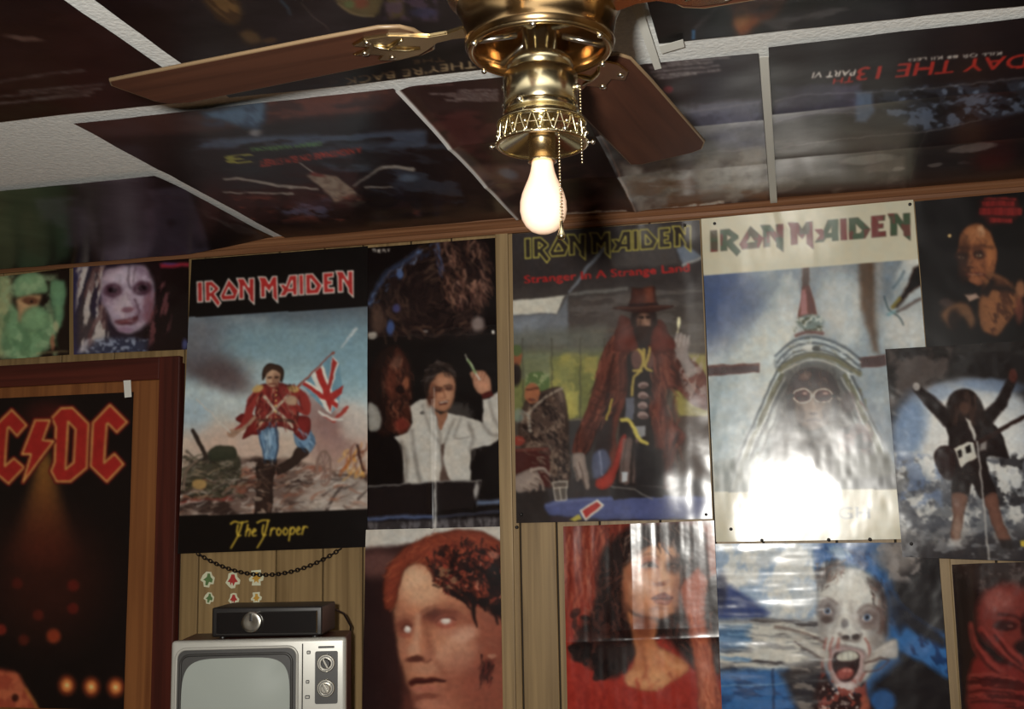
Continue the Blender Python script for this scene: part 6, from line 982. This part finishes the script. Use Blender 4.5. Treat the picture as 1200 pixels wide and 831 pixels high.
def sticker(px, py, s, kind, label):
    r = empty('sticker', tuple(pt_on('wall', px, py, .0)))
    outl = {'stick_green': [(-1, -.1), (-.7, .5), (-.2, .95), (.45, .9), (.6, .5), (.95, .2), (.8, -.6), (.35, -.6), (.2, -1), (-.5, -.9), (-.6, -.35)],
            'stick_red': [(-1, -.3), (-.7, .2), (-.6, .8), (-.1, 1), (.5, .9), (.6, .4), (1, .0), (.9, -.5), (.4, -.55), (.3, -.95), (-.2, -1), (-.5, -.8)],
            'stick_gold': [(-1, -.1), (-.6, .3), (-.7, .9), (.6, 1), (.6, .4), (1, .2), (.9, -.3), (.55, -.4), (.6, -.9), (-.6, -.9), (-.5, -.4), (-.9, -.4)]}[kind]
    inn = {'stick_green': [(-.6, -.05), (-.1, .3), (0, .75), (.3, .7), (.4, .3), (.7, .0), (.6, -.4), (.2, -.3), (0, -.75), (-.3, -.7), (-.25, -.2)],
           'stick_red': [(-.7, -.2), (-.35, .25), (-.2, .7), (.2, .7), (.35, .25), (.7, -.2), (.3, -.25), (.1, -.7), (-.1, -.25), (-.3, -.65), (-.35, -.25)],
           'stick_gold': [(-.6, -.1), (-.2, .3), (-.2, .7), (.25, .7), (.3, .3), (.65, .05), (.3, -.2), (.3, -.6), (0, -.35), (-.3, -.6), (-.25, -.2)]}[kind]
    a = mesh_obj('backing', prism(bmesh.new(), [(x*s, y*s) for x, y in outl], 0, .0008), M['stick_pale'], r)
    b = mesh_obj('emblem', prism(bmesh.new(), [(x*s, y*s) for x, y in inn], .0008, .0014), M[kind], r)
    for o in (a, b): o.rotation_euler = (math.pi/2, 0, 0)
    return tag(r, label, 'sticker', 'small figure stickers on the panelling')
for a in ((243.5, 679, .023, 'stick_green', 'green figure sticker in the upper row below the battlefield poster'), (273, 680, .023, 'stick_red', 'red figure sticker in the upper row below the battlefield poster'), (300.5, 677.5, .023, 'stick_gold', 'gold figure sticker in the upper row below the battlefield poster'),
          (245, 701, .017, 'stick_green', 'green figure sticker in the lower row, just above the black box'), (274, 702, .017, 'stick_red', 'red figure sticker in the lower row, just above the black box'), (300.5, 701, .017, 'stick_gold', 'gold figure sticker in the lower row, just above the black box')): sticker(*a)
A = pt_on('wall', 234, 648, .016); B = pt_on('wall', 402, 643, .016); bm = bmesh.new(); N = 46; sag = .066
for k in range(N):
    t = (k+.5)/N; p = A*(1-t)+B*t; p = p-np.array([0, 0, sag*4*t*(1-t)]); tg = (B-A)-np.array([0, 0, sag*4*(1-2*t)]); tg /= np.linalg.norm(tg)
    s = np.array([0, 1., 0]) if k % 2 else np.cross(tg, [0, 1., 0])
    tube(bm, [p+tg*(0.0072*math.cos(q))+s*(.0046*math.sin(q)) for q in np.linspace(0, 2*math.pi, 9)[:-1]], .0019, 5, True)
tag(mesh_obj('hanging_chain', bm, M['chain'], None, True), 'dark chain sagging across the panelling under the battlefield poster', 'chain')

# ------------------------------------------------------------------ ceiling fan
FX, FY = -.291, 1.38
fan = empty('ceiling_fan', (FX, FY, EYE)); tag(fan, 'brass ceiling fan with brown wooden blades and a bare bulb light', 'ceiling fan')
def fp(name, prof, m, seg=56, ang=35): return smooth_angle(mesh_obj(name, lathe(bmesh.new(), prof, seg), M[m], fan), ang)
fp('canopy', [(.0, .8245), (.075, .8245), (.078, .815), (.074, .790), (.060, .770), (.030, .765), (.030, .745)], 'brass_old')
fp('motor_housing', [(.030, .765), (.070, .762), (.098, .752), (.112, .735), (.117, .715), (.117, .690), (.121, .686), (.121, .678), (.113, .673), (.106, .665)], 'brass_old')
hub = fp('hub_ring', [(.106, .668), (.108, .660), (.101, .645), (.0965, .620), (.0985, .612), (.0955, .604), (.092, .6005), (.086, .6015), (.083, .607), (.083, .630), (.060, .636), (.022, .637)], 'brass_dark')
bm = bmesh.new(); tube(bm, [(.0905*math.cos(a), .0905*math.sin(a), .6035) for a in np.linspace(0, 2*math.pi, 65)[:-1]], .0042, 8, True); mesh_obj('rim', bm, M['brass_old'], hub, True)
for k in range(6):
    a = math.radians(20+60*k); bm = bmesh.new(); tube(bm, [(.030*math.cos(a), .030*math.sin(a), .624), (.084*math.cos(a), .084*math.sin(a), .613)], .0042, 6); mesh_obj('spoke', bm, M['steel'], hub, True)
    bm = bmesh.new(); sphere(bm, (.092*math.cos(a+.3), .092*math.sin(a+.3), .5985), .004); mesh_obj('screw', bm, M['steel'], hub, True)
fp('neck', [(.022, .640), (.0225, .600), (.026, .594), (.026, .588), (.024, .585), (.0, .585)], 'brass')
fp('collar', [(.024, .594), (.036, .592), (.0425, .586), (.0435, .579), (.041, .574), (.0455, .571)], 'brass')
lk = fp('light_fitter', [(.0455, .571), (.0482, .567), (.0486, .530), (.0470, .526), (.0495, .522), (.0495, .517), (.046, .514), (.048, .510), (.048, .506), (.0, .506)], 'brass')
for a, z in ((172, .560), (172, .536), (-10, .545), (80, .555), (250, .522)):
    a = math.radians(a); bm = bmesh.new(); sphere(bm, (.0505*math.cos(a), .0505*math.sin(a), z), .0045); mesh_obj('thumb_screw', bm, M['steel'], lk, True)
gal = mesh_obj('gallery_ring', lathe(bmesh.new(), [(.048, .509), (.0555, .507), (.0565, .503), (.0545, .4995)], 56), M['brass'], fan, True)
bm = bmesh.new()
for zz, rr, tt in ((.503, .0562, .0022), (.476, .0570, .0026), (.4885, .0556, .0011)): tube(bm, [(rr*math.cos(a), rr*math.sin(a), zz) for a in np.linspace(0, 2*math.pi, 57)[:-1]], tt, 7, True)
mesh_obj('band', bm, M['brass'], gal, True)
bm = bmesh.new()
for k in range(20):
    a = 2*math.pi*k/20; b = a+math.pi/20
    for q in (-1, 1): tube(bm, [(.0562*math.cos(a+q*.16*t), .0562*math.sin(a+q*.16*t), .503-.027*t) for t in (0, .25, .5, .75, 1)], .0011, 5)
    sphere(bm, (.0576*math.cos(b), .0576*math.sin(b), .4895), .0032, 1)
mesh_obj('filigree', bm, M['brass'], gal, True)
bm = bmesh.new()
for k in range(36): a = 2*math.pi*k/36; sphere(bm, (.0590*math.cos(a), .0590*math.sin(a), .4765), .0022, 1)
mesh_obj('beading', bm, M['brass'], gal, True)
for a in (188, 308, 8):
    a = math.radians(a); bm = bmesh.new(); tube(bm, [(.056*math.cos(a), .056*math.sin(a), .476), (.064*math.cos(a), .064*math.sin(a), .476)], .0015, 6); sphere(bm, (.0655*math.cos(a), .0655*math.sin(a), .476), .0033); mesh_obj('thumb_screw', bm, M['steel'], gal, True)
mesh_obj('reflector_plate', lathe(bmesh.new(), [(.0555, .4765), (.050, .4800), (.0175, .4950)], 48), M['brass'], fan, True)
fp('bulb_socket', [(.0, .506), (.0172, .506), (.0172, .486), (.0182, .484), (.0182, .480), (.0172, .478), (.0172, .458), (.0186, .456), (.0186, .4525), (.016, .4515), (.0, .4515)], 'brass', 32)
def pull(name, x, y, z0, z1, fob, r=.0011):
    bm = bmesh.new(); n = max(6, int((z0-z1)/.0042))
    for k in range(n): sphere(bm, (x, y, z0+(z1-z0)*k/n), .0017, 1)
    o = mesh_obj(name, bm, M['brass'], fan, True)
    if fob:
        mesh_obj('fob', lathe(bmesh.new(), [(0, z1+.004), (.0022, z1+.002), (.0030, z1-.008), (.0052, z1-.016), (.0042, z1-.020), (0, z1-.021)], 16, (x, y)), M['brass'], o, True)
    return o
pull('pull_chain', .0535, -.010, .545, .440, False); pull('pull_chain', .0285, -.030, .480, .362, True)
# blades
BR, BZ = .66, .655
def blade(deg):
    a = math.radians(deg)
    out = [(.170, -.030), (.180, -.050), (.205, -.062), (.30, -.066), (.62, -.0725), (.652, -.060), (.660, -.040), (.660, .056), (.648, .0725), (.30, .066), (.205, .062), (.180, .050), (.170, .030)]
    bm = prism(bmesh.new(), out, -.003, .003); bmesh.ops.bevel(bm, geom=bm.edges[:], offset=.001, segments=1, affect='EDGES')
    o = mesh_obj('blade', bm, M['blade'], fan); o.matrix_local = Matrix.Translation((0, 0, BZ)) @ Matrix.Rotation(a, 4, 'Z') @ Matrix.Rotation(math.radians(-5), 4, 'X')
    bm = bmesh.new(); n = len(out)
    tube(bm, [(x, y, 0) for x, y in out], .0031, 6, True); mesh_obj('blade_edging', bm, M['blade_rim'], o, True)
    iron = [(.100, -.020), (.130, -.012), (.155, -.014), (.175, -.030), (.200, -.046), (.235, -.050), (.262, -.036), (.245, -.020), (.262, -.006), (.282, 0), (.262, .006), (.245, .020), (.262, .036), (.235, .050), (.200, .046), (.175, .030), (.155, .014), (.130, .012), (.100, .020)]
    bm = prism(bmesh.new(), iron, -.0085, -.0032); bmesh.ops.bevel(bm, geom=bm.edges[:], offset=.0015, segments=2, affect='EDGES')
    mesh_obj('blade_iron', bm, M['brass_old'], o)
    for x, y in ((.238, -.036), (.238, .036), (.262, 0)):
        bm = bmesh.new(); sphere(bm, (x, y, -.0088), .0060, 2, (1, 1, .45)); mesh_obj('screw', bm, M['steel'], o, True)
    bm = bmesh.new(); tube(bm, [(.185, -.020, -.009), (.205, -.012, -.011), (.222, .004, -.011), (.236, .022, -.009)], .0022, 6); tube(bm, [(.222, .004, -.011), (.205, .016, -.011), (.190, .024, -.009)], .0022, 6); mesh_obj('relief_scroll', bm, M['brass'], o, True)
for d in (171, 81, -9, 261): blade(d)
bp = [(0, .3585), (.008, .3592), (.016, .3625), (.0228, .3690), (.0275, .3775), (.0300, .3885), (.0296, .4000), (.0270, .4110), (.0230, .4210), (.0190, .4300), (.0160, .4390), (.0142, .4480), (.0138, .4540), (0, .4545)]
tag(mesh_obj('light_bulb', lathe(bmesh.new(), [(r, z-.454) for r, z in bp], 40), M['bulb'], None, True, (FX, FY, EYE+.4535)), 'glowing bare white bulb screwed into the fan light', 'light bulb')

# ------------------------------------------------------------------ television, black box, dresser
TZ = EYE-.266; TW, TH, TD = .40, .345, .30
tv = empty('television', (-1.217, 2.478, TZ-TH), math.radians(17)); tag(tv, 'old silver-fronted tube television with two round channel dials', 'television')
H = TH
mesh_obj('cabinet', (lambda b: (box(b, -TW/2+.006, TW/2-.006, .028, .215, .004, H-.003, .006), box(b, -.15, .15, .21, TD+.06, .03, H-.07, .02))[0])(bmesh.new()), M['tv_wood'], tv)
smooth_angle(mesh_obj('front_frame', box(bmesh.new(), -TW/2, TW/2, 0, .032, 0, H, .009, 3), M['tv_silver'], tv))
def rrect(x0, x1, z0, z1, r, n=6):
    P = []
    for cx, cz, a0 in ((x1-r, z1-r, 0), (x0+r, z1-r, 90), (x0+r, z0+r, 180), (x1-r, z0+r, 270)):
        for k in range(n+1): a = math.radians(a0+90*k/n); P.append((cx+r*math.cos(a), cz+r*math.sin(a)))
    return P
def plate(name, P, y0, y1, m, parent):
    bm = bmesh.new(); prism(bm, P, y0, y1)
    for v in bm.verts: v.co = Vector((v.co.x, v.co.z, v.co.y))
    bmesh.ops.recalc_face_normals(bm, faces=bm.faces[:])
    return mesh_obj(name, bm, m, parent)
SX0, SX1, SZ0, SZ1 = -.187, .088, .035, H-.018
rim = rrect(SX0, SX1, SZ0, SZ1, .022)
bz = plate('screen_bezel', rim, -.0035, .004, M['tv_dark'], tv)
bm = bmesh.new(); tube(bm, [(x, -.003, z) for x, z in rim], .0034, 8, True); mesh_obj('bezel_rim', bm, M['tv_silver'], bz, True)
bm = bmesh.new(); tube(bm, [(x, -.004, z) for x, z in rrect(SX0+.010, SX1-.012, SZ0+.010, SZ1-.014, .020)], .0030, 8, True); mesh_obj('inner_rim', bm, M['tv_dark'], bz, True)
g0, g1, h0, h1 = SX0+.013, SX1-.016, SZ0+.012, SZ1-.022; bm = bmesh.new(); n = 20; V = []
for j in range(n+1):
    row = []
    for i in range(n+1):
        u = i/n*2-1; v = j/n*2-1; q = (abs(u)**5+abs(v)**5)**.2; k = max(abs(u), abs(v))/q if q > 1e-6 else 1
        row.append(bm.verts.new(((g0+g1)/2+(g1-g0)/2*u*k, -.004-.009*(1-u*u)*(1-v*v)-.001, (h0+h1)/2+(h1-h0)/2*v*k)))
    V.append(row)
for j in range(n):
    for i in range(n): bm.faces.new((V[j][i], V[j][i+1], V[j+1][i+1], V[j+1][i]))
bmesh.ops.recalc_face_normals(bm, faces=bm.faces[:])
mesh_obj('screen', bm, M['tv_glass'], tv, True)
bm = bmesh.new(); tube(bm, [(.1, -.0015, .01), (.1, -.0015, H-.012)], .0014, 6); mesh_obj('seam', bm, M['tv_dark'], tv)
pan = plate('dial_panel', rrect(.129, .181, H-.148, H-.030, .004, 3), -.003, .003, M['tv_dark'], tv)
for z in (H-.057, H-.113):
    d = empty('channel_dial', (.154, -.003, z)); d.parent = tv; d.rotation_euler = (math.pi/2, 0, 0)
    mesh_obj('dial_plate', lathe(bmesh.new(), [(0, .003), (.019, .003), (.0205, .0015), (.0205, 0), (0, 0)], 36), M['steel'], d)
    bm = bmesh.new(); lathe(bm, [(.0168, .003), (.0168, .0042), (.0150, .0042), (.0150, .003)], 36); mesh_obj('dial_ring', bm, M['tv_dark'], d)
    bm = bmesh.new(); lathe(bm, [(0, .013), (.0095, .013), (.0112, .010), (.0120, .003), (0, .003)], 20)
    kb = mesh_obj('knob', bm, M['steel'] if z < H-.08 else M['black'], d)
    bm = bmesh.new(); box(bm, -.0024, .0024, -.0115, .0115, .0125, .0165, .001); mesh_obj('grip', bm, M['steel'], d).rotation_euler = (0, 0, .5)
plate('name_plate', rrect(.136, .173, H-.0235, H-.0185, .001, 2), -.0012, .002, M['tv_dark'], tv)
for x, z, w in ((.114, H-.032, .0045), (.112, H-.098, .004), (.112, H-.132, .0055)):
    plate('switch', rrect(x-w, x+w, z-.004, z+.004, .002, 3), -.002, .002, M['tv_dark'], tv)
    plate('switch_cap', rrect(x-w+.002, x+w-.002, z-.002, z+.002, .001, 3), -.003, .002, M['tv_silver'], tv)
# rotary box on the television
bx = empty('rotary_box', (-1.222, 2.527, TZ-.0025), math.radians(12)); tag(bx, 'black box with a chrome dial standing on the television', 'tuner box')
BW, BH, BD = .262, .072, .17
smooth_angle(mesh_obj('case', box(bmesh.new(), -BW/2, BW/2, 0, BD, .004, BH, .005, 3), M['black'], bx))
plate('face_panel', rrect(-BW/2+.012, BW/2-.010, .010, BH-.010, .003, 3), -.003, .002, M['black_gloss'], bx)
for z in (.0105, BH-.0105):
    bm = bmesh.new(); tube(bm, [(-BW/2+.012, -.003, z), (BW/2-.010, -.003, z)], .0011, 6); mesh_obj('trim_line', bm, M['tv_dark'], bx)
bm = bmesh.new(); tube(bm, [(BW/2-.012, -.003, .011), (BW/2-.012, -.003, BH-.011)], .0016, 6); mesh_obj('end_trim', bm, M['steel'], bx)
d = mesh_obj('dial', lathe(bmesh.new(), [(0, .012), (.006, .011), (.016, .0135), (.0225, .012), (.0245, .008), (.0248, 0), (0, 0)], 44), M['steel'], bx, True); d.location = (-.034, -.003, .038); d.rotation_euler = (math.pi/2, 0, 0); smooth_angle(d)
bm = bmesh.new(); box(bm, -.003, .003, .003, .020, .0115, .0145, .001); mesh_obj('pointer', bm, M['black'], d)
for sx in (-.11, .11):
    for sy in (.02, .15): bm = bmesh.new(); lathe(bm, [(0, .006), (.007, .006), (.007, 0), (0, 0)], 12, (sx, sy)); mesh_obj('foot', bm, M['black'], bx)
bm = bmesh.new(); P0 = np.array([-1.150, 2.722, TZ+.045]); tube(bm, [P0, P0+[.006, .03, .002], P0+[.014, .07, -.012], P0+[.010, .13, -.05], P0+[-.03, .21, -.12], P0+[-.08, .24, -.25], P0+[-.10, .245, -.5]], .0028, 8)
tag(mesh_obj('power_cord', bm, M['black'], None, True), 'black cord dropping from the rear of the black box', 'cord')
DZ = TZ-TH
ds = empty('dresser', (-1.27, 2.63, 0), 0); tag(ds, 'dark wood dresser standing under the television', 'dresser')
mesh_obj('top', box(bmesh.new(), -.42, .42, -.31, .30, DZ-.025, DZ, .004), M['tv_wood'], ds); mesh_obj('body', box(bmesh.new(), -.40, .40, -.28, .29, .06, DZ-.025, .003), M['tv_wood'], ds)
for k in range(3):
    z0 = .09+k*.245; dw = mesh_obj('drawer', box(bmesh.new(), -.385, .385, -.298, -.28, z0, z0+.23, .004), M['casing_h'], ds)
    for x in (-.2, .2): bm = bmesh.new(); sphere(bm, (x, -.312, z0+.115), .016); mesh_obj('knob', bm, M['brass_old'], dw, True)
for x in (-.36, .36):
    for y in (-.24, .25): mesh_obj('leg', box(bmesh.new(), x-.03, x+.03, y-.03, y+.03, 0, .06, .003), M['tv_wood'], ds)
